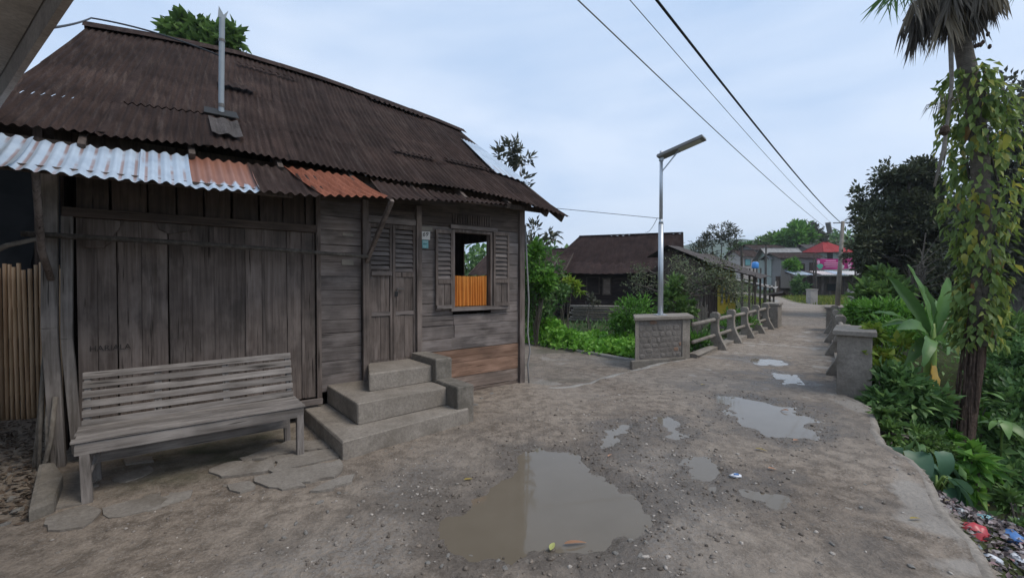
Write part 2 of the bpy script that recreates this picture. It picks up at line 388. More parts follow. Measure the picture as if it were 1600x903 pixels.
def foliage(name, mat, parent, blobs, ll, lw, seed, up=.3, droop=.1, kind=None, hollow=.55, bias=.35, flat=0):
    """blobs: (centre, (rx,ry,rz), count). Leaves sit in sub-clumps spread through each blob, so the outline stays ragged."""
    rng = np.random.default_rng(seed); Vs, Fs, Rs = [], [], []; nv = 0
    for c, r, k in blobs:
        r = np.array(r if not isinstance(r, (int, float)) else (r, r, r), float); nc = max(3, k // 22)
        cd = rng.normal(size=(nc, 3)); cd /= np.linalg.norm(cd, axis=1, keepdims=True)
        cp = np.array(c) + cd * r * (hollow + (1.06 - hollow) * rng.random((nc, 1)) ** .7)
        cb = rng.normal(0, .16, nc)
        idx = rng.integers(0, nc, k); rs = r.mean() * .30
        off = rng.normal(size=(k, 3)) * rs * .55
        p = cp[idx] + off
        d = off / rs + cd[idx] * .8 + rng.normal(size=(k, 3)) * .55 + np.array([0, 0, up])
        nrm = rng.normal(size=(k, 3)) * .6 + np.array([0, 0, 1.0]) + cd[idx] * .3
        rr = np.clip(.45 + cb[idx] + rng.normal(0, .2, k), 0, 1)
        v, f, q = leaves(p, d, nrm, ll, lw, rng, rr, droop=droop)
        Vs.append(v); Fs.append(f + nv); Rs.append(q); nv += len(v)
    return npmesh(name, np.concatenate(Vs), np.concatenate(Fs), mat, parent, np.concatenate(Rs), kind=kind)
# ================================================================== GROUND
def graded(lo, hi, f0, f1, st, g=1.06, mx=6):
    a = list(np.arange(f0, f1 + 1e-6, st)); s = st; x = a[-1]
    while x < hi: s = min(s * g, mx); x += s; a.append(x)
    s = st; x = a[0]; left = []
    while x > lo: s = min(s * g, mx); x -= s; left.append(x)
    return np.array(left[::-1] + a)
ROAD = [(2.1, -6), (2.35, .5), (2.62, 2.35), (3.05, 3.1), (3.5, 3.8), (3.78, 4.6), (4.5, 5.55), (4.72, 6.3), (5.3, 7.0), (10.35, 14.2), (14.4, 20.3), (18.2, 26.0), (20.2, 28.9), (24.0, 29.3), (40, 29.6), (40, 30.8), (23, 30.5), (20.8, 31.4), (21.9, 34.5), (24.6, 40), (28, 47),
        (31.5, 52.5), (33, 58), (30, 68), (26, 68), (28.0, 57), (26.5, 48), (22.4, 38.5), (17.5, 30.2), (13.0, 22.8), (9.3, 16.5), (8.35, 15.3), (3.75, 9.35), (2.9, 8.75), (2.2, 8.1), (1.5, 7.35), (.9, 6.75), (.35, 7.0), (-4, 9.5), (-14, 11), (-14, -6)]
PATH = [(1.0, 6.55), (1.6, 7.15), (2.3, 7.95), (2.75, 8.6), (2.62, 9.4), (.5, 12.3), (-.4, 15.5), (-3, 17), (-3, 11), (.1, 7.0)]
def terrain_h(x, y):
    rd = sdist(x, y, ROAD); pd = sdist(x, y, PATH); d = np.minimum(rd, pd)
    # stream line through (6,12) running (-.8,.6)
    sd = np.abs((x - 6.2) * .6 + (y - 12.2) * .8)
    right = sstep(-.5, 1.5, (x - 6.2) * .8 - (y - 12.2) * .6)
    near = 1 - sstep(22, 34, np.hypot(x, y))
    base = (-.35 - .75 * right * (1 - sstep(7, 13, y - .0 * x))) * near - .05
    base = np.where(sd < 6, base - 1.3 * (1 - sstep(.9, 2.2, sd)) * near, base)
    base = base + .35 * fbm(x * .5, y * .5, 4, 5) * sstep(.3, 2, d)
    hill = .105 * np.maximum(0, np.hypot(x - 6, y) - 64) + 6 * fbm(x * .012, y * .012, 3, 9) * sstep(60, 200, np.hypot(x, y))
    hill = np.where(y > 0, np.minimum(hill, 5 + 2 * fbm(x * .03, y * .03, 2, 3)), 0)
    base = base + hill * sstep(62, 76, np.hypot(x, y))
    base = base + .62 * np.exp(-(((x - 4.25) / .8) ** 2 + ((y - 3.6) / 1.1) ** 2))
    w = sstep(.02, .9, d)
    return np.where(d < 0, -.30, -.30 * (1 - w) + base * w)
def gridmesh(name, xs, ys, hf, mat, keep=None, attrs=None, kind='structure'):
    X, Y = np.meshgrid(xs, ys); nx, ny = len(xs), len(ys)
    Z = hf(X, Y); v = np.stack([X, Y, Z], -1).reshape(-1, 3)
    i, j = np.meshgrid(np.arange(nx - 1), np.arange(ny - 1)); a = (j * nx + i).ravel()
    f = np.stack([a, a + 1, a + nx + 1, a + nx], 1)
    at_ = {k: fn(X, Y).ravel() for k, fn in (attrs or {}).items()}
    if keep is not None:
        xc = (X[:-1, :-1] + X[1:, 1:]) / 2; yc = (Y[:-1, :-1] + Y[1:, 1:]) / 2
        f = f[keep(xc, yc).ravel()]
        used = np.unique(f); rm = np.full(len(v), -1); rm[used] = np.arange(len(used)); v = v[used]; f = rm[f]
        at_ = {k: q[used] for k, q in at_.items()}
    return npmesh(name, v, f, mat, None, at_ or None, smooth=True, kind=kind)
# ---- puddles: outlines on the ground
PUD = [[(700, 800), (678, 838), (730, 868), (800, 862), (870, 858), (950, 868), (985, 830), (1000, 790), (985, 765), (930, 735), (890, 702), (812, 700), (800, 745), (740, 770)],
       [(1122, 618), (1182, 623), (1235, 636), (1264, 655), (1260, 678), (1230, 686), (1192, 674), (1158, 656), (1138, 636)],
       [(1020, 650), (1052, 651), (1078, 680), (1060, 692), (1034, 680)],
       [(1058, 712), (1102, 714), (1140, 748), (1114, 772), (1078, 750)],
       [(928, 668), (985, 660), (978, 688), (940, 700)],
       [(1150, 758), (1212, 770), (1218, 786), (1178, 784)],
       [(1176, 560), (1216, 562), (1226, 570), (1188, 569)],
       [(1206, 581), (1240, 585), (1250, 598), (1226, 599)]]
PUD = [[(G(*p).x, G(*p).y) for p in q] for q in PUD]
PW = -.02
def pud_sd(x, y):
    b = np.full(np.shape(x), 9.)
    for i, q in enumerate(PUD):
        s = sdist(x, y, q)
        if i in (2, 3, 4, 5): s = s + .05
        b = np.minimum(b, s)
    return b
def road_h(x, y):
    d = pud_sd(x, y); r = np.hypot(x, y)
    n = .030 * fbm(x * 1.4, y * 1.4, 3, 1) - .010 * (np.exp(-((x - .60 * (y - 3) - 1.0) / .16) ** 2) + np.exp(-((x - .60 * (y - 3) - 2.3) / .16) ** 2)) * sstep(1, .3, np.abs(y - 5) / 4) + .022 * fbm(x * 7, y * 7, 3, 2) * (1 - sstep(9, 16, r))
    n = n + (.046 * fbm(x * 9, y * 9, 3, 4) + .026 * fbm(x * 3.3, y * 3.3, 2, 6)) * sstep(.5, .1, d) * sstep(-.6, -.1, d)
    dip = -.046 * sstep(.24, -.24, d + .30 * fbm(x * 4, y * 4, 4, 8))
    far = .0 * r
    house = (y * .786 - x * .618)
    lft = .035 * sstep(-1.0, -1.6, x * .786 + y * .618) * sstep(5.0, 5.6, house)
    crown = .03 * sstep(.9, .2, d)
    bank = np.maximum(n + .012, n * .5 + .0)
    hill = .105 * np.maximum(0, np.hypot(x - 6, y) - 64) * sstep(62, 76, r)
    return np.where(d < .35, n * .8 + dip * 1.0 + .004, n + .004) + lft + hill
CONC = [[(1372, 708), (1402, 714), (1450, 768), (1492, 800), (1532, 850), (1560, 903), (1500, 903), (1470, 840), (1430, 815), (1395, 780)], [(1320, 620), (1352, 632), (1368, 668), (1330, 650)]]
CONC = [[(G(*p).x, G(*p).y) for p in q] for q in CONC]
def conc_a(x, y):
    b = np.full(np.shape(x), 9.)
    for q in CONC: b = np.minimum(b, sdist(x, y, q))
    c = sstep(.12, -.25, b + .6 * fbm(x * 3, y * 3, 4, 21))
    along = (x - 3.8) * .6 + (y - 9.5) * .8                        # metres along the bridge deck
    deck = sstep(-1.5, .5, along) * (1 - sstep(9.5, 12.5, along))
    bands = np.exp(-((along - .25) / .16) ** 2) + np.exp(-((along - 3.1) / .12) ** 2) + np.exp(-((along - 1.15) / .07) ** 2) + .8 * np.exp(-((along - 5.6) / .14) ** 2) + .6 * np.exp(-((along - 7.4) / .1) ** 2)
    bandm = bands * sstep(.2, -.3, sdist(x, y, ROAD)) * sstep(-3, -1, along) * (fbm(x * 2.2, y * 2.2, 3, 33) > -.12)
    spots = sstep(.19, .25, fbm(x * 4.2, y * 4.2, 2, 41)) * sstep(-4.5, -2.5, along) * sstep(.3, .7, pud_sd(x, y))
    far = .35 * sstep(11, 18, along)
    return np.clip(np.maximum.reduce([c, bandm * .9, spots * .85, far]), 0, 1)
def wet_a(x, y):
    d = pud_sd(x, y) + .5 * fbm(x * 2.5, y * 2.5, 4, 12)
    film = sstep(.02, .16, fbm(x * 1.9, y * 1.9, 4, 55)) * sstep(1.5, .4, pud_sd(x, y))
    return np.clip(.85 * sstep(.30, .0, d) + .25 * sstep(.9, .2, d) + .6 * film, 0, 1)
def grav_a(x, y):
    p = [(G(*q).x, G(*q).y) for q in [(400, 903), (560, 800), (620, 730), (700, 700), (660, 800), (640, 903)]]
    q2 = [(G(*q).x, G(*q).y) for q in [(900, 903), (1000, 800), (960, 720), (1040, 690), (1130, 720), (1060, 903)]]
    d = np.minimum(sdist(x, y, p), sdist(x, y, q2)); return sstep(.3, -.3, d + .7 * fbm(x * 2, y * 2, 3, 61))
def bench_green_a(x, y):  # dark green tint on the ground under and behind the bench
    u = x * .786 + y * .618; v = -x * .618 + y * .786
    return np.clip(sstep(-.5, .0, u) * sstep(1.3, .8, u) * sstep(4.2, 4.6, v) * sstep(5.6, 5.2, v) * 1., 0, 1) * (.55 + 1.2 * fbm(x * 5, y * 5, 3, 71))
def dirt():
    t = NT('muddy_dirt_road'); v = t.coord((1, 1, 1)); b = t.noise(v, 1.1, 6, .6); m = t.noise(v, 7, 5, .65); f = t.noise(v, 70, 4, .75)
    wet, cc, gr, ms = t.attr('wet'), t.attr('conc'), t.attr('grav'), t.attr('green_tint')
    c = t.ramp(b, [(.32, (.217, .170, .130)), (.68, (.328, .269, .213))])
    c = t.mix(t.ramp(m, [(.40, .7), (.58, 0.)]), c, (.085, .064, .047))
    c = t.mix(t.ramp(f, [(.54, 0.), (.68, .75)]), c, (.36, .32, .28))
    c = t.mix(t.ramp(f, [(.30, .6), (.44, 0.)]), c, (.05, .041, .033))
    c = t.mix(t.math('MULTIPLY', gr, t.ramp(t.noise(v, 30, 4, .8), [(.42, 0.), (.58, .8)])), c, (.25, .235, .22))
    big = t.noise(v, .45, 5, .6); c = t.mix(t.ramp(big, [(.40, 0.), (.62, .55)]), c, t.mix(m, (.24, .196, .157), (.36, .312, .262)))
    vs_ = t.n('ShaderNodeTexVoronoi', feature='F1'); vs_.inputs['Scale'].default_value = 17; vs_.inputs['Randomness'].default_value = 1; wv = t.n('ShaderNodeVectorMath', operation='ADD'); t.l(v, wv.inputs[0]); nv_ = t.n('ShaderNodeTexNoise'); nv_.inputs['Scale'].default_value = 20; t.l(v, nv_.inputs[0]); sc_ = t.n('ShaderNodeVectorMath', operation='SCALE'); sc_.inputs['Scale'].default_value = .03; t.l(nv_.outputs['Color'], sc_.inputs[0]); t.l(sc_.outputs[0], wv.inputs[1]); t.l(wv.outputs[0], vs_.inputs[0])
    sx_ = t.n('ShaderNodeSeparateColor'); t.l(vs_.outputs['Color'], sx_.inputs[0]); pick = t.ramp(sx_.outputs[0], [(.78, 0.), (.80, 1.)]); siz = t.math('MULTIPLY', sx_.outputs[1], .42); inn = t.ramp(t.math('SUBTRACT', siz, vs_.outputs['Distance']), [(.0, 0.), (.05, 1.)])
    emb = t.math('MULTIPLY', t.math('MULTIPLY', pick, inn), t.ramp(t.noise(v, .9, 4), [(.42, .15), (.58, 1.)])); c = t.mix(t.math('MULTIPLY', emb, .85), c, t.mix(sx_.outputs[2], (.17, .15, .13), (.40, .36, .31)))
    cm = t.math('MULTIPLY', cc, t.ramp(m, [(.3, .55), (.5, 1.)]))
    c = t.mix(t.ramp(cm, [(.25, 0.), (.6, .9)]), c, t.mix(b, (.29, .255, .22), (.36, .325, .285)))
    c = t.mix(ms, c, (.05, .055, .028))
    c = t.mix(t.math('MULTIPLY', wet, .7), c, t.mix(m, (.07, .057, .046), (.125, .105, .088)))
    h = t.math('ADD', t.math('ADD', t.math('MULTIPLY', emb, .9), t.math('MULTIPLY', m, 1.5)), t.math('ADD', f, t.math('MULTIPLY', t.vor(v, 26), .8)))
    t.bump(h, .018, .8)
    rg = t.mix(wet, .93, t.ramp(m, [(.36, .14), (.62, .7)]))
    return t.fin(c, rg, .3)
M['dirt'] = dirt()
def earth():
    t = NT('earth_and_litter'); v = t.coord(); b = t.noise(v, .5, 6, .65); f = t.noise(v, 14, 5, .7)
    far = t.noise(v, .05, 5, .6)
    c = t.ramp(b, [(.35, (.04, .05, .022)), (.65, (.075, .1, .032))])
    c = t.mix(t.ramp(f, [(.42, .6), (.6, 0.)]), c, (.05, .038, .028))
    c = t.mix(t.ramp(far, [(.4, .0), (.6, .6)]), c, (.03, .05, .02))
    t.bump(f, .05, .8); return t.fin(c, .95, .1)
M['earth'] = earth()
xs = graded(-15, 42, -3.6, 4.8, .04, 1.055, .6); ys = graded(-6, 66, 1.9, 7.4, .04, 1.05, .6)
gridmesh('dirt_road', xs, ys, road_h, M['dirt'], keep=lambda x, y: sdist(x, y, ROAD) + .10 * fbm(x * 3, y * 3, 3, 3) * (np.hypot(x, y) < 9) < 0,
         attrs={'wet': wet_a, 'conc': conc_a, 'grav': grav_a, 'green_tint': bench_green_a})
xs = graded(-900, 900, -4, 12, .3, 1.09, 40); ys = graded(-40, 1500, 1, 17, .3, 1.08, 40)
gridmesh('ground', xs, ys, terrain_h, M['earth'])
xs = graded(-3.2, 3, -1, 3, .1); ys = graded(6.4, 17, 6.4, 13, .1)
gridmesh('path', xs, ys, lambda x, y: -.10 + .04 * fbm(x * 1.5, y * 1.5, 4, 14) + .012 * fbm(x * 9, y * 9, 2, 15), M['dirt'], keep=lambda x, y: sdist(x, y, PATH) < .03,
         attrs={'wet': lambda x, y: .25 + .5 * fbm(x, y, 3, 2), 'conc': lambda x, y: sstep(.1, .3, fbm(x * 2, y * 2, 4, 91)) * .8, 'grav': lambda x, y: x * 0, 'green_tint': lambda x, y: .55 * sstep(.05, .2, fbm(x * 1.1, y * 1.1, 3, 81))})
# concrete road edge (a broken slab lip with depth) along the right and round to the bridge; and along the path side
def edge_strip(name, pts, w, top, depth, mat, wob=.02, side=1):
    P = []; rs = np.random.default_rng(len(pts))
    for i in range(len(pts) - 1):
        a, b = Vector((*pts[i], 0)), Vector((*pts[i + 1], 0)); n = max(1, int((b - a).length / .18))
        for k in range(n): P.append(a.lerp(b, k / n))
    P.append(Vector((*pts[-1], 0))); m = MB(); vs = []; fs = []
    for i, p in enumerate(P):
        d = (P[min(i + 1, len(P) - 1)] - P[max(i - 1, 0)]).normalized(); n = Vector((d.y, -d.x, 0)) * side
        o = wob * (vnoise(p.x * 3, p.y * 3, 4) - .5) * 4; z = top + wob * .4 * (vnoise(p.x * 2, p.y * 2, 6) - .5)
        e = p + n * o
        vs += [e - n * w + Vector((0, 0, z - .02)), e - n * w * .5 + Vector((0, 0, z + .004)), e + Vector((0, 0, z)), e + n * .025 + Vector((0, 0, z - .03)), e + n * .03 + Vector((0, 0, z - depth))]
    for i in range(len(P) - 1):
        for k in range(4): fs.append((i * 5 + k, i * 5 + k + 1, i * 5 + k + 6, i * 5 + k + 5))
    m.add(vs, fs); o = m.build(name, mat, smooth=True); o['kind'] = 'structure'; return o
edge_strip('road_edge', [(2.1, -3), (2.33, .5), (2.6, 2.35), (3.05, 3.1), (3.5, 3.8), (3.78, 4.6), (4.5, 5.55), (4.66, 6.2)], .07, .006, .75, M['conc'], .03)
edge_strip('road_edge', [(3.75, 9.3), (2.9, 8.75), (2.2, 8.1), (1.5, 7.35), (.9, 6.75), (.55, 6.7)], .10, .006, .2, M['concpale'], .04)
edge_strip('path_edge', [(.42, 12.5), (1.5, 11.0), (2.6, 9.45)], .12, -.05, .5, M['concpale'], .02)
edge_strip('bridge_edge', [(5.22, 6.9), (5.3, 7.0), (10.3, 14.2)], .14, .09, .5, M['conc'], .01)
edge_strip('bridge_edge', [(9.2, 16.4), (8.3, 15.3), (3.75, 9.35)], .16, .09, .5, M['conc'], .01)
edge_strip('road_edge', [(27.5, 51), (22.6, 38.5), (17.5, 30.2), (13.0, 22.8), (9.3, 16.5)], .25, .03, .5, M['concpale'], .03)
# ---- puddle water
def water():
    t = NT('muddy_water'); v = t.coord(); b = t.noise(v, 2.2, 5, .6)
    t.bump(t.noise(v, 9, 3, .6), .0012, .35)
    c = t.mix(b, (.12, .098, .07), (.17, .142, .108)); m = t.fin(c, .045, .5); t.b.inputs['IOR'].default_value = 1.33; return m
M['water'] = water()
for q in PUD:
    A = np.array(q); c = A.mean(0); e = c + (A - c) * (1 + .16 / np.maximum(.2, np.linalg.norm(A - c, axis=1, keepdims=True)))
    o = MB().add([(x, y, PW + .0012 * PUD.index(q)) for x, y in e], [tuple(range(len(e)))]).build('puddle_water', M['water'], fixn=True); o['kind'] = 'structure'
    if o.data.polygons[0].normal.z < 0: o.data.flip_normals()
st = MB().add([tuple(Vector((6.2, 12.2, -1.45)) + Vector((-.8, .6, 0)) * a + Vector((.6, .8, 0)) * b) for a, b in ((-14, -1.4), (16, -1.4), (16, 1.4), (-14, 1.4))], [(3, 2, 1, 0)]).build('stream_water', M['water']); st['kind'] = 'structure'
if st.data.polygons[0].normal.z < 0: st.data.flip_normals()
# ---- bridge slab under the deck
MB().prism([(4.66, 6.2, -.32), (10.2, 14.1, -.32), (8.4, 15.2, -.32), (3.85, 9.4, -.32)], (0, 0, .24)).build('bridge_slab', M['concdark'], fixn=True)['kind'] = 'structure'
# ---- far wooded hills
def hillmat():
    t = NT('forested_hill'); v = t.coord(); b = t.noise(v, .06, 6, .7); c = t.ramp(b, [(.35, (.03, .05, .024)), (.65, (.07, .1, .045))]); t.bump(b, 3, 1); return t.fin(c, .95, .1)
M['hill'] = hillmat()
def ridge(name, x0, x1, y, d, prof, seed):
    n = 90; m = 14; X = np.linspace(x0, x1, n); T = np.linspace(0, 1, m); XX, TT = np.meshgrid(X, T)
    H = np.interp(XX, *prof); Z = H * np.sin(TT * 3.1416 * .5) ** 1.2 + 9 * fbm(XX * .05, TT * 9, 4, seed) * TT + 2.0 * fbm(XX * .4, TT * 40, 2, seed + 3) * TT
    v = np.stack([XX, y + TT * d, Z - 3], -1).reshape(-1, 3); i, j = np.meshgrid(np.arange(n - 1), np.arange(m - 1)); a = (j * n + i).ravel()
    return npmesh(name, v, np.stack([a, a + 1, a + n + 1, a + n], 1), M['hill'], smooth=True, kind='structure')
def hx(px, Y): return (px - 800) / FPX * Y
ridge('hill', -250, 900, 560, 160, ([hx(820, 700), hx(870, 700), hx(905, 700), hx(950, 700), hx(1090, 700), hx(1145, 700), hx(1175, 700), hx(1215, 700), hx(1300, 700), hx(1500, 700)], [15, 30, 52, 40, 66, 74, 71, 60, 46, 50]), 4)
# ================================================================== THE WOODEN HOUSE (local x along the front, y inward, z up)
H = thing('wooden_house', 'weathered grey plank house with rusted corrugated roof beside the muddy road', 'house', HLOC, HA)
def plank(name, x0, x1, z0, z1, mat, y0=0, th=.024, ax='z', par=None, j=.004, bev=.004):
    yy = y0 - th + random.uniform(-.006, .004)
    m = MB().box(x0, x1, yy, yy + th, z0, z1)
    # a board never has dead straight edges
    m.v = [(x + random.uniform(-j, j), y + random.uniform(-j, j) * .6, z + random.uniform(-j, j)) for x, y, z in m.v]
    return m.build(name, mat, par or H, bevel=bev)
VE = [-.58, -.31, .065, .455, .885, 1.285, 1.42]
for a, b in zip(VE, VE[1:]):
    w = b - a; k = a + w * random.uniform(.45, .62)
    if w > .2:
        plank('wall_plank', a + .005, k - .001, .26, 2.17, M['woodz']); plank('wall_plank', k + .001, b - .005, .26, 2.17, M['woodz'], y0=-.006)
    else: plank('wall_plank', a + .006, b - .006, .26, 2.17, M['woodz'])
for u in (.455, .885, 1.285): plank('batten', u - .012, u + .014, .27, 2.16, M['woodz'], y0=-.026, th=.014, bev=.002)
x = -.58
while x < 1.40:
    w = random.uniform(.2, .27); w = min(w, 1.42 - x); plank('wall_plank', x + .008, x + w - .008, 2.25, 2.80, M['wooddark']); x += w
plank('wall_beam', -.66, 1.43, 2.165, 2.25, M['wooddarkx'], y0=-.012, th=.07)  # darker wood colour imitates the deep shade under the awning
plank('sill_beam', -.60, 1.42, .13, .245, M['woodx'], y0=-.02, th=.09)
plank('wall_rail', .95, 1.46, .20, .262, M['woodx'], y0=-.112, th=.035)
# carved bracket at the left post
pl = [(-.53, 2.16), (-.26, 2.16), (-.29, 2.08), (-.33, 2.02), (-.35, 1.95), (-.40, 1.90), (-.53, 1.90)]
MB().prism([(a, -.028, b) for a, b in pl], (0, -.03, 0)).build('carved_bracket', M['woodz'], H, bevel=.004)
pl = [(-.02, 2.16), (.26, 2.16), (.24, 2.10), (.16, 2.085), (.08, 2.06), (0, 2.1)]
MB().prism([(a, -.028, b) for a, b in pl], (0, -.03, 0)).build('carved_bracket', M['woodz'], H, bevel=.004)
MB().bar((-.725, -.06, 2.75), (-.745, -.06, 1.2), .10, .10).bar((-.745, -.06, 1.2), (-.70, -.06, -.08), .10, .10, w2=.09).build('corner_post', M['woodbenchz'], H, bevel=.008)
MB().bar((-.63, -.03, 2.17), (-.645, -.03, 1.1), .075, .08).bar((-.645, -.03, 1.1), (-.585, -.03, .08), .075, .08).build('corner_post', M['woodbenchz'], H, bevel=.006)
# level boards between the planks and the door
z = .30; i = 0
while z < 2.5:
    h = random.uniform(.155, .2); plank('wall_plank', 1.475, 1.955, z + .002, z + h - .002, M['woodx'], ax='x', j=.003); z += h
plank('door_post', 1.425, 1.478, .0, 2.6, M['woodz'], y0=-.012, th=.05)
plank('door_post', 1.958, 2.035, .1, 2.6, M['woodz'], y0=-.02, th=.07)
plank('door_post', 2.683, 2.755, .45, 2.6, M['woodz'], y0=-.02, th=.07)
plank('door_lintel', 2.03, 2.69, 2.335, 2.42, M['woodx'], y0=-.015, th=.05)
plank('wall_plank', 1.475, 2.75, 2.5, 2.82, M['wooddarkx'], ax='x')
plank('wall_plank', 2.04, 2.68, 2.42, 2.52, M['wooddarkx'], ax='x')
plank('door_sill', 2.03, 2.69, .50, .545, M['woodx'], y0=-.02, th=.09)
def louvre_leaf(name, x0, x1, z0, z1, zm, yb, nl, zlow=None, npan=2, ang=0):
    """a leaf with louvres above the mid rail and boards below; origin at its hinge corner"""
    w = x1 - x0; st = .034; d = bpy.data.objects
    o = MB().box(0, st, -.034, 0, 0, z1 - z0).box(w - st, w, -.034, 0, 0, z1 - z0).box(st, w - st, -.033, -.001, z1 - z0 - .05, z1 - z0).box(st, w - st, -.033, -.001, 0, .055).box(st, w - st, -.036, -.001, zm - z0 - .03, zm - z0 + .03).build(name, M['woodz'], H, bevel=.003)
    o.location = (x0, yb, z0); o.rotation_euler = (0, 0, ang)
    if zlow: MB().box(st, w - st, -.033, -.001, zlow - z0 - .025, zlow - z0 + .025).build('rail', M['woodx'], o, bevel=.003)
    a, b = zm - z0 + .035, z1 - z0 - .055; sp = (b - a) / nl
    lm = None
    for k in range(nl):
        zc = a + sp * (k + .5)
        if lm is None:
            lm = MB().add([(0, -.030, -sp * .42), (w - 2 * st, -.030, -sp * .42), (w - 2 * st, -.006, sp * .40), (0, -.006, sp * .40), (0, -.022, -sp * .46), (w - 2 * st, -.022, -sp * .46), (w - 2 * st, .002, sp * .36), (0, .002, sp * .36)], [(0, 1, 2, 3), (7, 6, 5, 4), (0, 4, 5, 1), (3, 2, 6, 7), (0, 3, 7, 4), (1, 5, 6, 2)]).build('louvre', M['woodx'], o); l = lm
        else: l = copyobj(lm, o)
        l.location = (st, 0, zc); l.rotation_euler = (random.uniform(-.06, .06), random.uniform(-.012, .012), 0)
    segs = [(.057, zm - z0 - .032)] if not zlow else [(.057, zlow - z0 - .027), (zlow - z0 + .027, zm - z0 - .032)]
    for (p, q) in segs:
        xs_ = np.linspace(st, w - st, npan + 1)
        for k in range(npan): MB().box(xs_[k] + .002, xs_[k + 1] - .002, -.020 + random.uniform(-.004, .004), -.004, p, q).build('panel', M['woodz'], o, bevel=.003)
    return o
dl = louvre_leaf('door', 2.04, 2.352, .55, 2.33, 1.715, -.02, 9, 1.19)
MB().box(.03, .30, -.055, -.034, 1.125, 1.175).build('ledge', M['woodx'], dl, bevel=.004)
dr = louvre_leaf('door', 2.364, 2.68, .55, 2.33, 1.69, -.012, 9, 1.19)
MB().bar((.045, -.052, .955), (.135, -.052, .955), .014, .014).bar((.06, -.036, .955), (.06, -.055, .955), .02, .02).build('handle', M['handle'], dr)
MB().box(.02, .06, -.045, -.034, .86, .92).build('latch', M['black'], dr)
# level planks right of the door: rows of boards with butt joints, opening left for the window
WX0, WX1, WZ0, WZ1 = 3.285, 3.90, 1.235, 2.30
rows = [-.10, .05, .235, .445, .63, .80, .985, 1.13, 1.30, 1.48, 1.66, 1.85, 2.03, 2.2, 2.37]
for r in range(len(rows) - 1):
    z0, z1 = rows[r], rows[r + 1]; segs = [(2.757, 4.45)]
    if z1 > WZ0 + .02: segs = [(2.757, WX0 - .03), (WX1 + .03, 4.45)]
    elif r in (4, 5, 6): k = 3.25 + random.uniform(-.02, .05); segs = [(2.757, k), (k + .004, 4.45)]
    for a, b in segs:
        mt = M['woodmid'] if r in (0, 1) else M['woodred'] if r in (2, 3) else M['woodx']
        plank('wall_plank', a, b, z0 + .003, z1 - .003, mt, ax='x', j=.004)
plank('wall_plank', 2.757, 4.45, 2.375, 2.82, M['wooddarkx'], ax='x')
MB().box(4.455, 4.555, -.07, .03, -.16, 2.75).build('corner_post', M['woodz'], H, bevel=.006)
# window: frame, sill, shutters and the fringe of slats over it
wf = MB().box(WX0 - .04, WX0, -.05, .06, WZ0, WZ1 + .04).box(WX1, WX1 + .04, -.05, .06, WZ0, WZ1 + .04).box(WX0, WX1, -.05, .06, WZ1, WZ1 + .04).build('window', M['woodz'], H, bevel=.004)
MB().box(WX0 - .08, WX1 + .34, -.085, .06, WZ0 - .055, WZ0).build('sill', M['woodx'], wf, bevel=.006)
MB().box(WX0 - .08, WX1 + .12, -.075, -.03, WZ1 + .045, WZ1 + .1).build('lintel', M['woodx'], wf, bevel=.005)
sl = None
for k in range(16):
    if sl is None: sl = MB().box(-.012, .012, -.045, -.03, 0, .14).build('fringe_slat', M['wooddark'], wf)
    else: sl = copyobj(sl, wf)
    sl.location = (WX0 - .02 + k * .042, 0, WZ1 + .12)
louvre_leaf('shutter', WX0 - .315, WX0 - .045, 1.205, 2.315, 1.60, -.042, 10)
louvre_leaf('shutter', WX1 + .045, WX1 + .315, 1.235, 2.345, 1.61, -.042, 10, ang=R(-9))
MB().box(.0, .24, -.06, -.036, .02, .07).build('ledge', M['woodx'], [o for o in H.children if o.name.startswith('shutter')][0], bevel=.003)
# other walls, floor and gables (seen through the window and from the side)
def boards(name, x0, x1, z0, z1, mat, sw, loc, rz, hole=None, vert=False):
    m = MB(); p = x0
    while p < x1 - .01:
        q = min(x1, p + sw * random.uniform(.8, 1.2))
        if hole and q > hole[0] and p < hole[1]:
            m.box(p + .004, q - .004, -.02 + random.uniform(-.005, .005), 0, z0, hole[2]); m.box(p + .004, q - .004, -.02 + random.uniform(-.005, .005), 0, hole[3], z1)
        else: m.box(p + .004, q - .004, -.02 + random.uniform(-.005, .005), 0, z0, z1)
        p = q
    o = m.build(name, mat, H); o.location = loc; o.rotation_euler = (0, 0, rz); return o
boards('side_wall', 0, 4.9, .1, 2.8, M['wooddark'], .22, (4.53, .05, 0), R(90), hole=(.86, 1.46, 1.5, 2.3))
boards('side_wall', 0, 4.9, .1, 2.8, M['wooddark'], .22, (-.66, 4.95, 0), R(-90))
boards('back_wall', 0, 5.2, .1, 2.8, M['wooddark'], .22, (4.54, 4.95, 0), R(180))
MB().box(-.6, 4.45, .06, 4.9, .40, .46).build('floor', M['wooddark'], H)
MB().box(-.6, 3.2, 1.6, 1.64, .47, 2.7).build('partition', M['wooddark'], H)
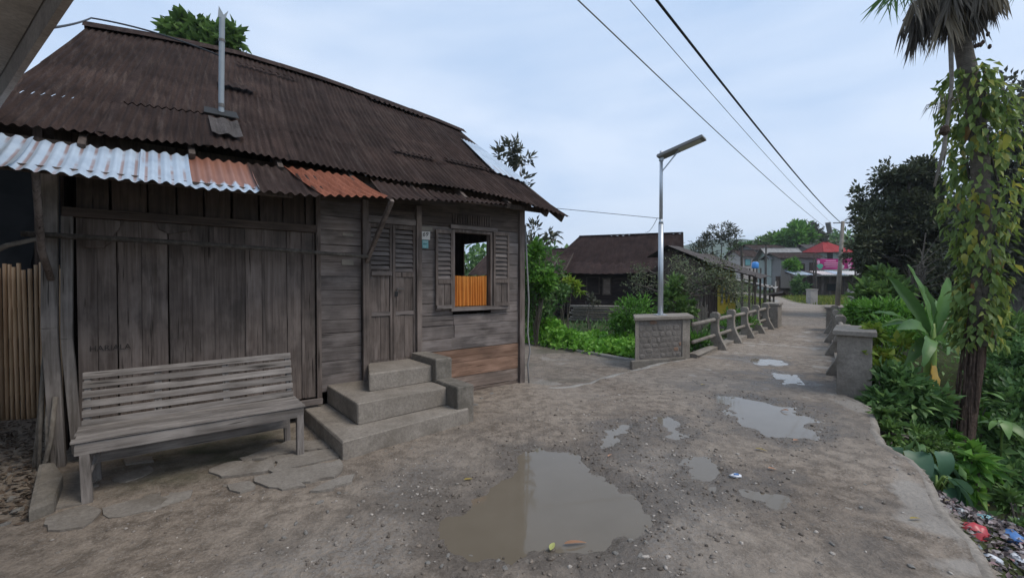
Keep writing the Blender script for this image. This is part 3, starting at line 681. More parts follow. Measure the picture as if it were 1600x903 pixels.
# ---- roof: a sagging ridge, sheets of corrugated iron laid in three courses
def zeave(u): return float(np.interp(u, [-1.3, -.4, .5, 2.2, 4.0, 5.0], [2.77, 2.84, 2.90, 2.83, 2.83, 2.76]))
def zridge(u): return float(np.interp(u, [-1.2, -.7, .14, 1.04, 2.16, 3.29, 4.3, 4.95], [4.80, 4.90, 5.00, 5.06, 5.01, 4.91, 4.80, 4.70]))
VR = 8.0
def rz_(u, v): return zeave(u) + (zridge(u) - zeave(u)) * (v - 5.2) / (VR - 5.2)
def uleft(v): return -.68 - (VR - v) * .18
def uright(v): return float(np.interp(v, [4.85, 5.2, 6.0, 7, 8], [5.03, 4.92, 4.80, 4.78, 4.92]))
def veave(u): return float(np.interp(u, [-2, 3.6, 4.3, 4.75, 5.1], [5.2, 5.2, 5.10, 4.98, 4.88]))
def sheet(name, P, nw, nb, amp, mat, parent, wob=.004):
    """P(a,b): point for a across 0..1 and b down 0..1; corrugations run down"""
    seg = 7 if parent is H else 4; na = nw * seg + 1; vs = []
    for i in range(nb + 1):
        for k in range(na):
            a = k / (na - 1); p = Vector(P(a, i / nb)); p.z += amp * math.cos(6.2832 * nw * a) + random.uniform(-wob, wob) * .5
            vs.append(p)
    fs = [(i * na + k, i * na + k + 1, (i + 1) * na + k + 1, (i + 1) * na + k) for i in range(nb) for k in range(na - 1)]
    o = MB().add(vs, fs).build(name, mat, parent, smooth=True); at_ = o.data.attributes.new('valley', 'FLOAT', 'POINT')
    at_.data.foreach_set('value', np.tile(.5 - .5 * np.cos(6.2832 * nw * np.linspace(0, 1, na)), nb + 1).astype(np.float32)); return o
cuts = [VR + .02, 6.66, 5.86, None]; ncol = 8
for row in range(3):
    for col in range(ncol):
        va, vb = cuts[row], cuts[row + 1]
        ja, jb = random.uniform(-.03, .03), random.uniform(-.10, .08); skew = random.uniform(-.012, .012); lift = .005 * row + random.uniform(0, .003); curl = random.choice((0, 0, 0, .008))
        def P(a, b, row=row, col=col, va=va, vb=vb, jb=jb, skew=skew, lift=lift, curl=curl):
            f = (col + a) / ncol + (.012 if a == 1 else 0); um = -.9 + f * 5.8
            v1 = (vb if vb is not None else veave(um)) + jb * (.25 if vb is None else 1) - (.0 if vb is None else .05)
            v = va + (v1 - va) * b; u = uleft(v) + (uright(v) - uleft(v)) * min(f, 1)
            return (u + skew * b, v - V0, rz_(u, v) + (.012 - .012 * 0) + .004 * (2 - row) * 0 + lift * 1.0 + (.005 if row < 2 else 0) * b + curl * max(0, b - .8) * 2 - .02 * math.sin(3.14 * (v - 5) / 3))
        sheet('roof_sheet', P, 11, 6, .0115, M['roof'], H)
for col in range(4):
    def P(a, b, col=col):
        f = (col + a) / 4; v = VR + 3.1 * b; u = uleft(VR) + (4.92 - uleft(VR)) * f - .1 * b * (1 - f)
        return (u, v - V0, zridge(u) + .03 - .72 * 3.1 * b * .95)
    sheet('roof_sheet', P, 16, 2, .012, M['roof'], H)
for k in range(5):
    u0, u1 = -.74 + k * 1.14, -.74 + (k + 1) * 1.14 + .03
    c = [(u0, zridge(u0)), ((u0 + u1) / 2, zridge((u0 + u1) / 2)), (u1, zridge(u1))]; vs = []; up = .05 + random.uniform(0, .012)
    for u, zz in c: vs += [(u, VR - V0 - .16, zz + up - .115), (u, VR - V0 - .03, zz + up), (u, VR - V0 + .03, zz + up), (u, VR - V0 + .16, zz + up - .115)]
    MB().add(vs, [(i * 4 + q, i * 4 + q + 1, i * 4 + q + 5, i * 4 + q + 4) for i in range(2) for q in range(3)]).build('ridge_cap', M['roof'], H)
def onroof(u, v, dz=.03): return (u, v - V0, rz_(u, v) + dz)
# pale replacement sheet on the right verge, odd lifted sheets, the patch under the pipe
def P(a, b):
    p = [(4.48, 7.25), (4.84, 7.2), (4.98, 5.86), (4.30, 5.94)]
    t = (p[0][0] * (1 - a) + p[1][0] * a) * (1 - b) + (p[3][0] * (1 - a) + p[2][0] * a) * b; v = (p[0][1] * (1 - a) + p[1][1] * a) * (1 - b) + (p[3][1] * (1 - a) + p[2][1] * a) * b
    return onroof(t, v, .045 + .012 * b)
tag(sheet('roof_sheet', P, 6, 4, .01, M['galva'], H), 'pale galvanised replacement roof sheet')
for (u0, u1, v0, v1) in ((.42, .69, 5.74, 5.34), (.60, 1.0, 6.78, 6.60), (3.4, 4.3, 6.02, 5.92), (2.55, 3.2, 5.95, 5.86), (.9, 1.7, 7.55, 7.48), (2.9, 4.0, 7.85, 7.7)):
    def P(a, b): return onroof(u0 + (u1 - u0) * a, v0 + (v1 - v0) * b, .045 + .03 * b)
    sheet('roof_patch', P, max(2, int((u1 - u0) / .09)), 2, .012, M['roofgrey'] if u0 == .42 else M['roof'], H)
MB().prism([onroof(.40, 5.93, .052), onroof(.70, 5.93, .052), onroof(.71, 5.80, .05), onroof(.39, 5.81, .05)], (0, 0, .008)).build('painted_hole', M['black'], H)  # black plate laid on the sheets paints in the darkness of a hole
sp = MB().tube([onroof(.555, 5.9, -.2), onroof(.555, 5.9, .2), (.57, 5.9 - V0, 4.50)], [.028, .028, .028], 12, cap=False).build('stove_pipe', M['flue'], H, smooth=True)
MB().tube([(.556, 5.9 - V0, 3.52), (.556, 5.9 - V0, 3.56)], .031, 12).tube([(.566, 5.9 - V0, 4.24), (.566, 5.9 - V0, 4.27)], .032, 12).build('pipe_band', M['handle'], sp)
MB().prism([(.53, .36, 4.5), (.60, .36, 4.5), (.63, .36, 4.6), (.585, .36, 4.54), (.54, .36, 4.62)], (0, .01, 0)).build('pipe_cowl', M['flue'], sp)
# rafters, purlins and the gable infill
for u in np.arange(-.5, 4.9, .75):
    MB().bar((u, 5.16 - V0, rz_(u, 5.16) - .10), (u, VR - V0, zridge(u) - .12), .05, .09).build('rafter', M['wooddark'], H)
MB().bar((-1.05, 5.30 - V0, 2.74), (4.85, 5.30 - V0, 2.72), .05, .07).build('eave_beam', M['wooddark'], H)
MB().bar((-.7, -.01, 2.86), (4.7, -.01, 2.84), .09, .09).build('wall_plate', M['wooddark'], H)
for u in (-.65, 4.50):
    MB().prism([(u, .0, 2.7), (u, 4.9, 2.7), (u, 4.9, 2.85), (u, VR - V0, zridge(u) - .14), (u, 0, rz_(u, 5.53) - .14)], (.03, 0, 0)).build('gable_board', M['wooddark'], H)
MB().bar((uright(8) - .03, VR - V0, zridge(4.9) - .05), (uright(5) - .05, 5.0 - V0, rz_(4.95, 5.0) - .05), .03, .11).build('verge_board', M['wooddark'], H)
# ---- the awning along the eave: sheets of four different ages
def vb_(u): return float(np.interp(u, [-2, .9, 2.3, 3.7], [4.50, 4.55, 4.78, 5.00]))
def zb_(u): return float(np.interp(u, [-2, .3, 1.2, 2.3, 3.0, 3.9], [2.36, 2.375, 2.42, 2.54, 2.62, 2.70]))
def zt_(u): return float(np.interp(u, [-2, .2, .8, 1.6, 2.5, 3.9], [2.70, 2.785, 2.795, 2.81, 2.79, 2.77]))
aw = [(-2.3, -1.55, 'galva'), (-1.57, -.78, 'galva'), (-.80, -.10, 'galva'), (-.12, .22, 'galva'), (.20, .72, 'galvarust'), (.70, 1.32, 'roof'), (1.25, 1.98, 'roofred'), (1.96, 2.75, 'roof'), (2.7, 3.9, 'roof')]
for k, (a0, a1, mt) in enumerate(aw):
    lift = .012 * (k % 2) + (.02 if mt == 'roofred' else 0); tilt = random.uniform(-.01, .01)
    sk = -.22 if mt == 'roofred' else 0
    def P(a, b):
        u = a0 + (a1 - a0) * a; v1 = vb_(u) - .03 * (mt == 'galva'); v = 5.20 + (v1 - 5.20) * b
        zt = zt_(u) - .015; s = b
        uu = u + sk * (1 - b) * (1 if a < .5 else 1)
        return (uu, v - V0, zt + (zb_(u) - zt) * s + lift + tilt * a - .02 * math.sin(3.14 * s))
    sheet('awning_sheet', P, max(3, round((a1 - a0) / .088)), 4, .0125, M[mt], H, wob=.006)
MB().bar((-2.2, 4.66 - V0, 2.40), (1.0, 4.66 - V0, 2.42), .05, .05).build('awning_purlin', M['wooddark'], H)
MB().bar((-2.2, 5.24 - V0, 2.66), (2.4, 5.24 - V0, 2.70), .05, .05).build('awning_purlin', M['wooddark'], H)
MB().tube([(-.72, -.17, 1.62), (-.745, -.35, 1.85), (-.68, -.98, 2.37)], [.026, .025, .02], 8, wob=.05).build('awning_strut', M['woodz'], H, smooth=True)
MB().bar((2.0, -.06, 1.82), (2.03, -.80, 2.50), .045, .045).build('awning_strut', M['woodz'], H, bevel=.004)
# ---- things hung on the house
o = MB().tube([hl(-.87, 5.26, 1.985), hl(.2, 5.27, 1.965), hl(1.1, 5.27, 1.935), hl(1.96, 5.28, 1.895)], [.024, .025, .023, .02], 10, wob=.03).build('drying_pole', M['bark'], smooth=True)
tag(o, 'long level wooden pole hung across the front of the plank house', 'pole')
o = MB().tube([hl(-1.6, 5.5, 1.62), hl(-1.3, 5.42, 1.74), hl(-1.1, 5.36, 1.80), hl(-.95, 5.3, 1.89), hl(-.78, 5.24, 1.945)], [.022, .024, .024, .02, .018], 8, wob=.05).build('bent_branch', M['barkpale'], smooth=True)
tag(o, 'bent bare branch leaning from the bamboo fence to the house corner post', 'branch')
# curtain (folds) in the lower half of the window
nx, nz = 96, 8; vs = []
for k in range(nz + 1):
    for i in range(nx + 1):
        a = i / nx; b = k / nz; w = .006 + .012 * min(1, b * 2 + .2)
        y = w * math.sin(a * 75 + 2.5 * math.sin(a * 9)) + .006 * math.sin(a * 31 + b * 3)
        vs.append(hl(WX0 + .006 + (WX1 - WX0 - .012) * a, V0 + .035 + y, 1.69 - .012 * math.sin(a * 3.14) - (.445 - .012 * math.sin(3.14 * a)) * b))
o = MB().add(vs, [(k * (nx + 1) + i, k * (nx + 1) + i + 1, (k + 1) * (nx + 1) + i + 1, (k + 1) * (nx + 1) + i) for k in range(nz) for i in range(nx)]).build('curtain', M['curtain'], smooth=True)
tag(o, 'orange half curtain drawn across the open shuttered window', 'curtain')
def flat(name, u0, u1, z0, z1, mat, v, th=.006, tilt=0):
    o = MB().box(-(u1 - u0) / 2, (u1 - u0) / 2, -th, 0, -(z1 - z0) / 2, (z1 - z0) / 2).build(name, mat)
    o.location = hl((u0 + u1) / 2, v, (z0 + z1) / 2); o.rotation_euler = (0, tilt, HA); return o
def text(name, s, size, mat, parent=None, ext=.0006, align='CENTER', shear=0):
    c = bpy.data.curves.new(name, 'FONT'); c.body = s; c.size = size; c.extrude = ext; c.align_x = align; c.align_y = 'CENTER'; c.shear = shear
    t = bpy.data.objects.new(name, c); COL.objects.link(t); bpy.context.view_layer.update()
    me = bpy.data.meshes.new_from_object(t.evaluated_get(bpy.context.evaluated_depsgraph_get())); bpy.data.objects.remove(t)
    me.materials.clear(); me.materials.append(mat); return link(bpy.data.objects.new(name, me), parent)
o = flat('nameplate', 2.745, 2.925, 2.285, 2.34, M['paper'], V0 - .052, tilt=.03); tag(o, 'narrow blank pale board above the house number beside the door', 'sign')
o = flat('house_number_plate', 2.745, 2.89, 2.165, 2.278, M['white'], V0 - .05); tag(o, 'small white house number plate reading 69 between door and window', 'sign')
t = text('number', '69', .085, M['black'], o, shear=.2); t.location = (0, -.0075, .012); t.rotation_euler = (R(90), 0, 0)
o = flat('sticker', 2.775, 2.865, 2.05, 2.158, M['teal'], V0 - .048); tag(o, 'torn teal sticker below the white house number plate', 'sticker')
for k in range(3): MB().box(-.035, .035 - k * .012, -.0075, -.006, .03 - k * .032, .036 - k * .032).build('printed_line', M['white' if k != 1 else 'black'], o)
o = flat('notice_paper', 1.72, 1.86, 1.80, 1.865, M['paper'], V0 - .034); tag(o, 'pale rectangular paper pinned to the level boards left of the door', 'paper')
o = flat('wall_tag', 1.73, 1.86, 2.15, 2.18, M['paper'], V0 - .034, tilt=.05); tag(o, 'small pale strip fixed high on the boards under the awning', 'tag')
t = text('scratched_letters', 'HARIALA', .07, M['scratch'], H); t.location = (-.36, -.041, .995); t.rotation_euler = (R(90), R(0), 0)
o = MB().tube([hl(4.60, V0 - .12, -.1), hl(4.58, V0 - .11, .3), hl(4.61, V0 - .13, .5), hl(4.585, V0 - .1, .8), hl(4.60, V0 - .11, 1.3), hl(4.57, V0 - .10, 1.9), hl(4.57, V0 - .06, 2.5)], .013, 6).build('pale_hose', M['wirepale'], smooth=True)
tag(o, 'thin pale hose hanging down the right corner post of the plank house', 'hose')
# ---- bench
B = thing('bench', 'weathered slatted wooden bench with backrest against the plank wall', 'bench', hl(.27, 4.66), HA)
bw = .755
def bpart(name, m, mat, bev=.004): return m.build(name, mat, B, bevel=bev)
for k, (sx, top, lean) in enumerate(((-1, .44, .0), (1, .44, .02))):
    bpart('leg', MB().bar((sx * .715 + lean, -.20, .44), (sx * .715 + (.02 if sx < 0 else .015), -.235, -.02), .055, .06, w2=.062), M['woodbenchz'], .006)
    bpart('leg', MB().bar((sx * .70, .23, .46), (sx * .70 + .02, .235, -.02), .055, .055), M['woodbenchz'], .006)
    bpart('back_post', MB().bar((sx * .735, .20, .42), (sx * .735, .325, .865), .045, .035), M['woodbenchz'])
    bpart('side_rail', MB().box(sx * .72 - .02, sx * .72 + .02, -.19, .22, .36, .43), M['woodbenchz'])
bpart('apron', MB().box(-.765, .765, -.235, -.212, .355, .437, .003), M['woodbench'])
bpart('stretcher', MB().box(-.70, .72, .205, .23, .15, .25, .004), M['woodbench'])
for k in range(5):
    y = -.245 + k * .088; bpart('seat_slat', MB().box(-.775 + random.uniform(-.01, .01), .775, y, y + .078, .442, .462, .003), M['woodbench'])
for k in range(6):
    t_ = (.07 + k * .168); y = .195 + .13 * t_; z = .455 + .43 * t_
    bpart('back_slat', MB().bar((-.765, y - .02, z - .005), (.765, y - .02, z + .008), .012, .054, up=(0, .28, 1)), M['woodbench'])
for x_ in (-.29, .205):
    bpart('back_strip', MB().bar((x_, .185, .45), (x_, .318, .865), .05, .012, up=(0, 1, 0)), M['woodbenchz'], .002)
bpart('brace', MB().bar((-.69, -.19, .20), (-.62, .0, .36), .022, .022), M['woodbenchz'], .002)
# ---- concrete steps
ST = thing('concrete_steps', 'three worn concrete steps with stepped cheek blocks below the plank door', 'steps', hl(0, V0), HA)
def stp(name, poly, z0, z1, mat, bev=.018):
    o = MB().prism([(a, b - V0, z0) for a, b in poly], (0, 0, z1 - z0)).build(name, mat, ST, fixn=True)
    bm = bmesh.new(); bm.from_mesh(o.data); bmesh.ops.bevel(bm, geom=bm.edges[:], offset=bev, segments=3, affect='EDGES', profile=.5, clamp_overlap=True)
    for v in bm.verts: v.co += Vector((random.uniform(-1, 1), random.uniform(-1, 1), random.uniform(-1, 1))) * .0025
    bm.to_mesh(o.data); bm.free(); return o
stp('step', [(1.27, 4.06), (2.74, 4.27), (2.74, 5.48), (1.27, 5.48)], -.12, .17, M['conc'])
stp('step', [(1.535, 4.44), (2.60, 4.53), (2.60, 5.48), (1.535, 5.48)], .168, .385, M['conc'])
stp('step', [(1.80, 4.84), (2.60, 4.88), (2.60, 5.49), (2.03, 5.49)], .383, .585, M['conc'])
stp('cheek_block', [(2.60, 4.29), (2.83, 4.31), (2.83, 4.90), (2.60, 4.90)], -.12, .42, M['concdark'])
stp('cheek_block', [(2.60, 4.79), (2.83, 4.80), (2.83, 5.46), (2.60, 5.46)], .30, .665, M['concdark'])
# ---- cracked apron slabs under the bench
AP = thing('concrete_apron', 'broken and cracked concrete apron slabs under the bench', 'paving')
def slab(px, z0, z1):
    pts = [G(*p) for p in px]; poly = []
    for i, a in enumerate(pts):
        b = pts[(i + 1) % len(pts)]; n = max(1, int((b - a).length / .07))
        for k in range(n):
            q = a.lerp(b, k / n); j = .035; q = q + Vector((random.uniform(-j, j), random.uniform(-j, j), 0)) * (1 if k else .4); poly.append((q.x, q.y, z0))
    o = MB().prism(poly, (0, 0, z1 - z0)).build('slab', M['concslab'], AP, fixn=True)
    bm = bmesh.new(); bm.from_mesh(o.data); top = max(bm.faces, key=lambda f: f.calc_center_median().z * (1 if len(f.verts) > 4 else -99)); 
    bmesh.ops.bevel(bm, geom=list(top.edges), offset=.012, segments=1, affect='EDGES', clamp_overlap=True); bm.to_mesh(o.data); bm.free(); return o
for q, z in (([(72, 745), (128, 738), (150, 752), (140, 780), (128, 790), (100, 795), (75, 800)], .035), ([(70, 812), (102, 800), (135, 792), (160, 800), (150, 815), (125, 828), (75, 832)], .03), ([(160, 796), (195, 785), (255, 772), (262, 782), (228, 800), (190, 812), (168, 812)], .028),
             ([(266, 770), (298, 768), (300, 778), (268, 790), (240, 800), (232, 800)], .022), ([(328, 735), (370, 722), (400, 726), (425, 716), (430, 735), (395, 742), (345, 748)], .03), ([(432, 714), (470, 708), (520, 704), (528, 716), (480, 728), (440, 738), (425, 742)], .032), ([(400, 746), (470, 733), (528, 720), (536, 738), (520, 748), (470, 756), (480, 762), (432, 766), (410, 758)], .027),
             ([(355, 760), (392, 752), (402, 762), (372, 772)], .02), ([(172, 748), (232, 730), (240, 736), (196, 756)], .02), ([(372, 718), (448, 690), (512, 690), (524, 700), (440, 712), (380, 724)], .03), ([(195, 708), (238, 715), (242, 722), (200, 728)], .03), ([(480, 768), (540, 745), (552, 742), (546, 756), (500, 768)], .016)):
    slab(q, -.06, z * .35 + .008)
kb = MB().prism([hl(-.80, 5.28, -.1), hl(-.70, 5.26, -.1), hl(-.60, 4.85, -.1), hl(-.585, 4.36, -.1), hl(-.70, 4.28, -.1)], (0, 0, .21)).build('kerb_stone', M['concdark'], bevel=.03)
tag(kb, 'mossy upright kerb stone at the left end of the concrete apron', 'kerb stone')
# ---- bamboo fence and leaning sticks at the left
BF = thing('bamboo_fence', 'upright fence of split brown bamboo canes left of the plank house', 'fence', hl(-1.2, 7.5), HA)
for k in range(46):
    x_ = .40 - k * .0405 + random.uniform(-.005, .005); h = 1.78 + random.uniform(-.05, .05); r = random.uniform(.017, .0215); dx = random.uniform(-.025, .02)
    pts = [(x_ + dx * (z_ / h), random.uniform(-.004, .004), z_) for z_ in (-.1, .3, .31, .62, .63, .95, .96, 1.3, 1.31, 1.6, h)]
    MB().tube(pts, [r, r, r * 1.1, r, r * 1.1, r, r * 1.1, r, r * 1.1, r, r * .95], 8).build('bamboo_cane', M['bamboo'], BF, smooth=True)
MB().bar((-1.7, .06, .5), (.35, .06, .5), .05, .04).bar((-1.7, .06, 1.4), (.35, .06, 1.4), .05, .04).build('cross_rail', M['bark'], BF)
for k, (a, b, r) in enumerate((((-.82, 5.42, -.05), (-.80, 5.62, 1.0), .016), ((-.76, 5.36, -.05), (-.75, 5.50, .85), .014), ((-.79, 5.30, -.05), (-.71, 5.40, .62), .018), ((-.86, 5.50, -.05), (-.79, 5.66, 1.2), .017))):
    o = MB().tube([hl(*a), hl((a[0] + b[0]) / 2 + random.uniform(-.02, .02), (a[1] + b[1]) / 2, (a[2] + b[2]) / 2), hl(*b)], r, 7, wob=.08).build('leaning_stick', M['barkpale'], smooth=True)
    tag(o, ('second longest bare stick leaning at the left corner post, beside the longest', 'thinnest bare stick leaning close against the left corner post', 'shortest and thickest bare stick leaning at the left corner post', 'longest bare stick leaning between the bamboo fence and the corner post')[k], 'stick', 'sticks leaning on the corner post')
# dark lean-to behind the fence
LS = thing('shed', 'dark open lean-to shed behind the bamboo fence', 'shed', hl(-2.2, 8.6), HA)
MB().box(-2.6, 1.6, 0, .03, 0, 4.0).build('back_sheet', M['tarp'], LS)  # dark sheet, made this tall so the gap under the awning reads as shade
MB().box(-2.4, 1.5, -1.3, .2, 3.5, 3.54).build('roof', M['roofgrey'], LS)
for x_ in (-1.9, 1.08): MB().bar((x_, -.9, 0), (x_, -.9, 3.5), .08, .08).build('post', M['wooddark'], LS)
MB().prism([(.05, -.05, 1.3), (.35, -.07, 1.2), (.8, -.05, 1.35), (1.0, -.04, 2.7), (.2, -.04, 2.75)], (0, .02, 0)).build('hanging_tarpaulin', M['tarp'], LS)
# ---- neighbour's eave in the top left corner
NB = thing('neighbouring_house', 'house at the left whose overhanging roof eave fills the top left corner', 'house', (-2.16, 2.2, 0), 0)
e = Vector((-3.905 + 2.16, 3.44 - 2.2, 0)).normalized(); nrm = Vector((-e.y, e.x, 0)) * 1   # points left/back from the eave edge
if nrm.x > 0: nrm = -nrm
NB_Z = 2.98
def nbp(s, w, z): return tuple(e * s + nrm * w + Vector((0, 0, z)))
for k in range(18):
    w0 = .05 + k * .16; MB().prism([nbp(-1.6, w0, NB_Z + .03 + .16 * w0), nbp(3.2, w0, NB_Z + .03 + .16 * w0), nbp(3.2, w0 + .154, NB_Z + .03 + .16 * (w0 + .154)), nbp(-1.6, w0 + .154, NB_Z + .03 + .16 * (w0 + .154))], (0, 0, .02)).build('soffit_board', M['soffit'], NB)
MB().bar(nbp(-1.6, .03, NB_Z), nbp(3.2, .03, NB_Z), .03, .19).build('fascia', M['plaster'], NB)
def P(a, b): return nbp(-1.7 + 5 * a, 3.0 - 2.98 * b, NB_Z + .085 + .16 * (3.0 - 2.98 * b))
sheet('roof_sheet', P, 40, 4, .012, M['roofgrey'], NB)
MB().prism([nbp(-1.5, 2.9, -.1), nbp(3.0, 2.9, -.1), nbp(3.0, 2.97, -.1), nbp(-1.5, 2.97, -.1)], (0, 0, NB_Z + .4)).build('wall', M['greywall'], NB)
# ================================================================== BRIDGE PIERS AND PARAPETS
BD = Vector((.62, .785, 0)).normalized(); BN = Vector((BD.y, -BD.x, 0))     # along the bridge / towards its right
BA = math.atan2(BD.y, BD.x)
# masonry block with the lamp on it (local x along its broad front face, y back)
a, b = Vector((2.42, 8.78, 0)), Vector((3.69, 9.26, 0)); fa = math.atan2((b - a).y, (b - a).x); bl = (b - a).length
SP = thing('stone_pier', 'low rubble masonry block with plaster corners at the left bridge end', 'pier', a, fa)
MB().box(.03, bl - .03, .02, .62, -.5, .83).build('masonry_core', M['mortar'], SP)
MB().box(bl - .20, bl, 0, .64, -.4, .835, .004).build('plaster_corner', M['conc'], SP, bevel=.01)
MB().box(0, .085, 0, .64, -.4, .835, .004).build('plaster_corner', M['conc'], SP, bevel=.01)
MB().box(-.05, bl + .05, -.05, .70, .835, .90, .004).build('cap_slab', M['conc'], SP, bevel=.014)
MB().box(-.12, bl - .18, -.07, .02, -.4, .06, .01).build('plinth', M['concdark'], SP, bevel=.02)
z = .07; row = 0
while z < .80:
    h = random.uniform(.075, .13); h = min(h, .825 - z); x = .095 + random.uniform(0, .02)
    while x < bl - .22:
        w = random.uniform(.07, .21); w = min(w, bl - .21 - x)
        if w > .05:
            n = random.randint(6, 8); cx, cz = x + w / 2, z + h / 2
            pl = [(cx + w * .48 * math.copysign(abs(math.cos(t)) ** .6, math.cos(t)) * random.uniform(.85, 1), cz + h * .46 * math.copysign(abs(math.sin(t)) ** .6, math.sin(t)) * random.uniform(.85, 1)) for t in [6.283 * k / n + .3 for k in range(n)]]
            m = MB(); pr = random.uniform(.001, .009)
            m.add([(p, .018, q) for p, q in pl] + [(cx + (p - cx) * .72, -pr + .018, cz + (q - cz) * .72) for p, q in pl], [tuple(range(n, 2 * n))] + [(i, (i + 1) % n, n + (i + 1) % n, n + i) for i in range(n)])
            m.build('stone', M['stonewarm'] if random.random() < .05 else M['stone'], SP, fixn=True)
        x += w + .012
    z += h + .008; row += 1
for ch in SP.children:                                             # the block is a parallelogram in plan: its ends follow the stream bank
    if ch.name.startswith('stone'): continue
    for v_ in ch.data.vertices:
        if v_.co.y > .1: v_.co.x += .72 * v_.co.y
def pier(name, c, label, w, l, h, cap, mat='conc', ang=None):
    t = thing(name, label, 'pier', c, (BA - R(90)) if ang is None else ang)
    m = MB().box(-w / 2, w / 2, 0, l, -.5, h, .006); m.build('shaft', M[mat], t, bevel=.015)
    MB().box(-w / 2 - cap, w / 2 + cap, -cap, l + cap, h, h + .07, .005).build('cap_slab', M[mat], t, bevel=.014); return t
rp = pier('concrete_pier', (4.80, 6.27, 0), 'plain grey concrete pier with overhanging cap at the near right bridge end', .40, .95, .84, .045)
pier('concrete_pier', (9.0, 15.55, 0), 'weathered concrete pier with faded scrawls ending the left balustrade', .42, .9, .78, .04)
pier('concrete_pier', (10.32, 14.35, 0), 'squat concrete pier at the far right end of the bridge', .42, .8, .72, .04)
for k, (p0, p1, n, lab, cat, sg) in enumerate((((3.85, 9.45), (8.75, 15.3), 5, 'old concrete balustrade of bracket posts and two rails left of the bridge road', 'balustrade', 1), ((5.36, 7.15), (10.15, 14.1), 4, 'old concrete balustrade along the right side of the bridge behind the grey pier', 'balustrade', -1))):
    a, b = Vector((*p0, 0)), Vector((*p1, 0)); ln = (b - a).length; ang = math.atan2((b - a).y, (b - a).x)
    T = thing('balustrade', lab, cat, a, ang)
    MB().box(-.1, ln + .1, -.09, .11, -.35, .085, .003).build('kerb', M['conc'], T, bevel=.012)
    MB().tube([(-.1, 0, .70), (ln * .3, 0, .705), (ln * .6, 0, .69), (ln + .2, 0, .70)], .045, 10).build('top_rail', M['conc'], T, smooth=True)
    MB().tube([(-.1, 0, .33), (ln * .5, 0, .335), (ln + .2, 0, .33)], .04, 10).build('lower_rail', M['conc'], T, smooth=True)
    s = -sg   # bracket foot flares towards the roadway
    prof = [(-.085, 0), (-.085, .74), (-.10, .76), (-.10, .83), (-.06, .875), (.06, .875), (.10, .83), (.10, .76), (.085, .74), (.075, .58), (.09, .42), (.14, .28), (.21, .15), (.27, .03), (.27, 0)]
    proto = None
    for i in range(n):
        x_ = (1.5 + i * (ln - 1.9) / (n - 1)) if k == 0 else (.5 + i * (ln - 1.0) / (n - 1))
        if proto is None: proto = MB().prism([(-.075, p * s, q) for p, q in prof], (.15, 0, 0)).build('post', M['conc'], T, bevel=.014); o = proto
        else: o = copyobj(proto, T)
        o.location = (x_, 0, 0)
# bank wall of the stream seen through the garden
w_ = thing('retaining_wall', 'grey stone retaining wall along the far bank of the stream', 'wall', (1.0, 14.9, 0), math.atan2(-.6, .8))
MB().box(0, 5.2, 0, .35, -1.8, -.08, .01).build('wall_body', M['mortar'], w_)
for r in range(4):
    x = 0
    while x < 5.1:
        w = random.uniform(.25, .45); MB().box(x, min(x + w - .025, 5.15), -.03 - random.uniform(0, .02), .0, -.98 + r * .22, -.98 + r * .22 + .195, .012).build('stone', M['stone'], w_, bevel=.02); x += w
# ---- solar street lamp
LPX = Vector((3.118, 9.4, .90))
LP = thing('street_lamp', 'galvanised solar street lamp standing on the rubble masonry block', 'street lamp', LPX)
MB().tube([(0, 0, -.05), (0, 0, 1.9)], [.055, .052], 14).tube([(0, 0, 1.9), (0, 0, 2.0)], [.052, .036], 14).tube([(0, 0, 2.0), (0, 0, 3.42)], [.036, .034], 14).build('pole', M['steel'], LP, smooth=True)
MB().box(-.11, .11, -.11, .11, -.0, .012).build('base_plate', M['steel'], LP)
d = Vector((.80, -.60, 0)); tl = Vector((d.x * .90, d.y * .90, .25)); p0 = Vector((-.04, .03, 3.29)); p1 = p0 + tl
up = Vector((0, 0, 1)).cross(tl.normalized()).normalized()
hd = MB().bar(p0, p1, .30, .055, up=(0, 0, 1)).build('lamp_head', M['panel'], LP, bevel=.008)
n_ = tl.normalized().cross(Vector((0, 0, 1)).cross(tl)).normalized(); n_ = n_ if n_.z > 0 else -n_
MB().bar(p0 + n_ * .031 + tl * .02, p1 + n_ * .031 - tl * .02, .28, .006).build('solar_cell', M['panelpv'], hd)
MB().bar(p0 - n_ * .031 + tl * .45, p1 - n_ * .031 - tl * .08, .22, .006).build('light_strip', M['lens'], hd)
MB().bar((0, 0, 2.98), tuple(p0 + tl * .44 - n_ * .03), .022, .022).build('brace', M['steel'], LP)
MB().tube([(0, 0, 3.22), (0, 0, 3.28)], .05, 12).build('collar', M['steel'], LP)
# ---- utility pole and wires
UPB = G(1308, 478); UPT = at(1317, 346, 29.5)
UP = thing('utility_pole', 'leaning concrete utility pole beside the red roofed house', 'utility pole', UPB)
tp = UPT - UPB
MB().tube([(0, 0, -.3), tuple(tp)], [.15, .10], 12).build('shaft', M['conc'], UP, smooth=True)
MB().bar(tuple(tp * .985 + Vector((-.5, .2, 0))), tuple(tp * .985 + Vector((.55, -.2, 0))), .05, .06).build('cross_arm', M['handle'], UP)
MB().tube([tuple(tp * .84), tuple(tp * .90 + Vector((-.3, 0, 0))), tuple(tp * .92 + Vector((-.7, 0, .05))), tuple(tp * .90 + Vector((-1.0, -.1, .02)))], .03, 8).build('lamp_arm', M['steel'], UP, smooth=True)
MB().bar(tuple(tp * .96 + Vector((-1.12, -.2, .12))), tuple(tp * .86 + Vector((-.86, -.1, -.0))), .3, .08).build('lamp_head', M['panel'], UP)
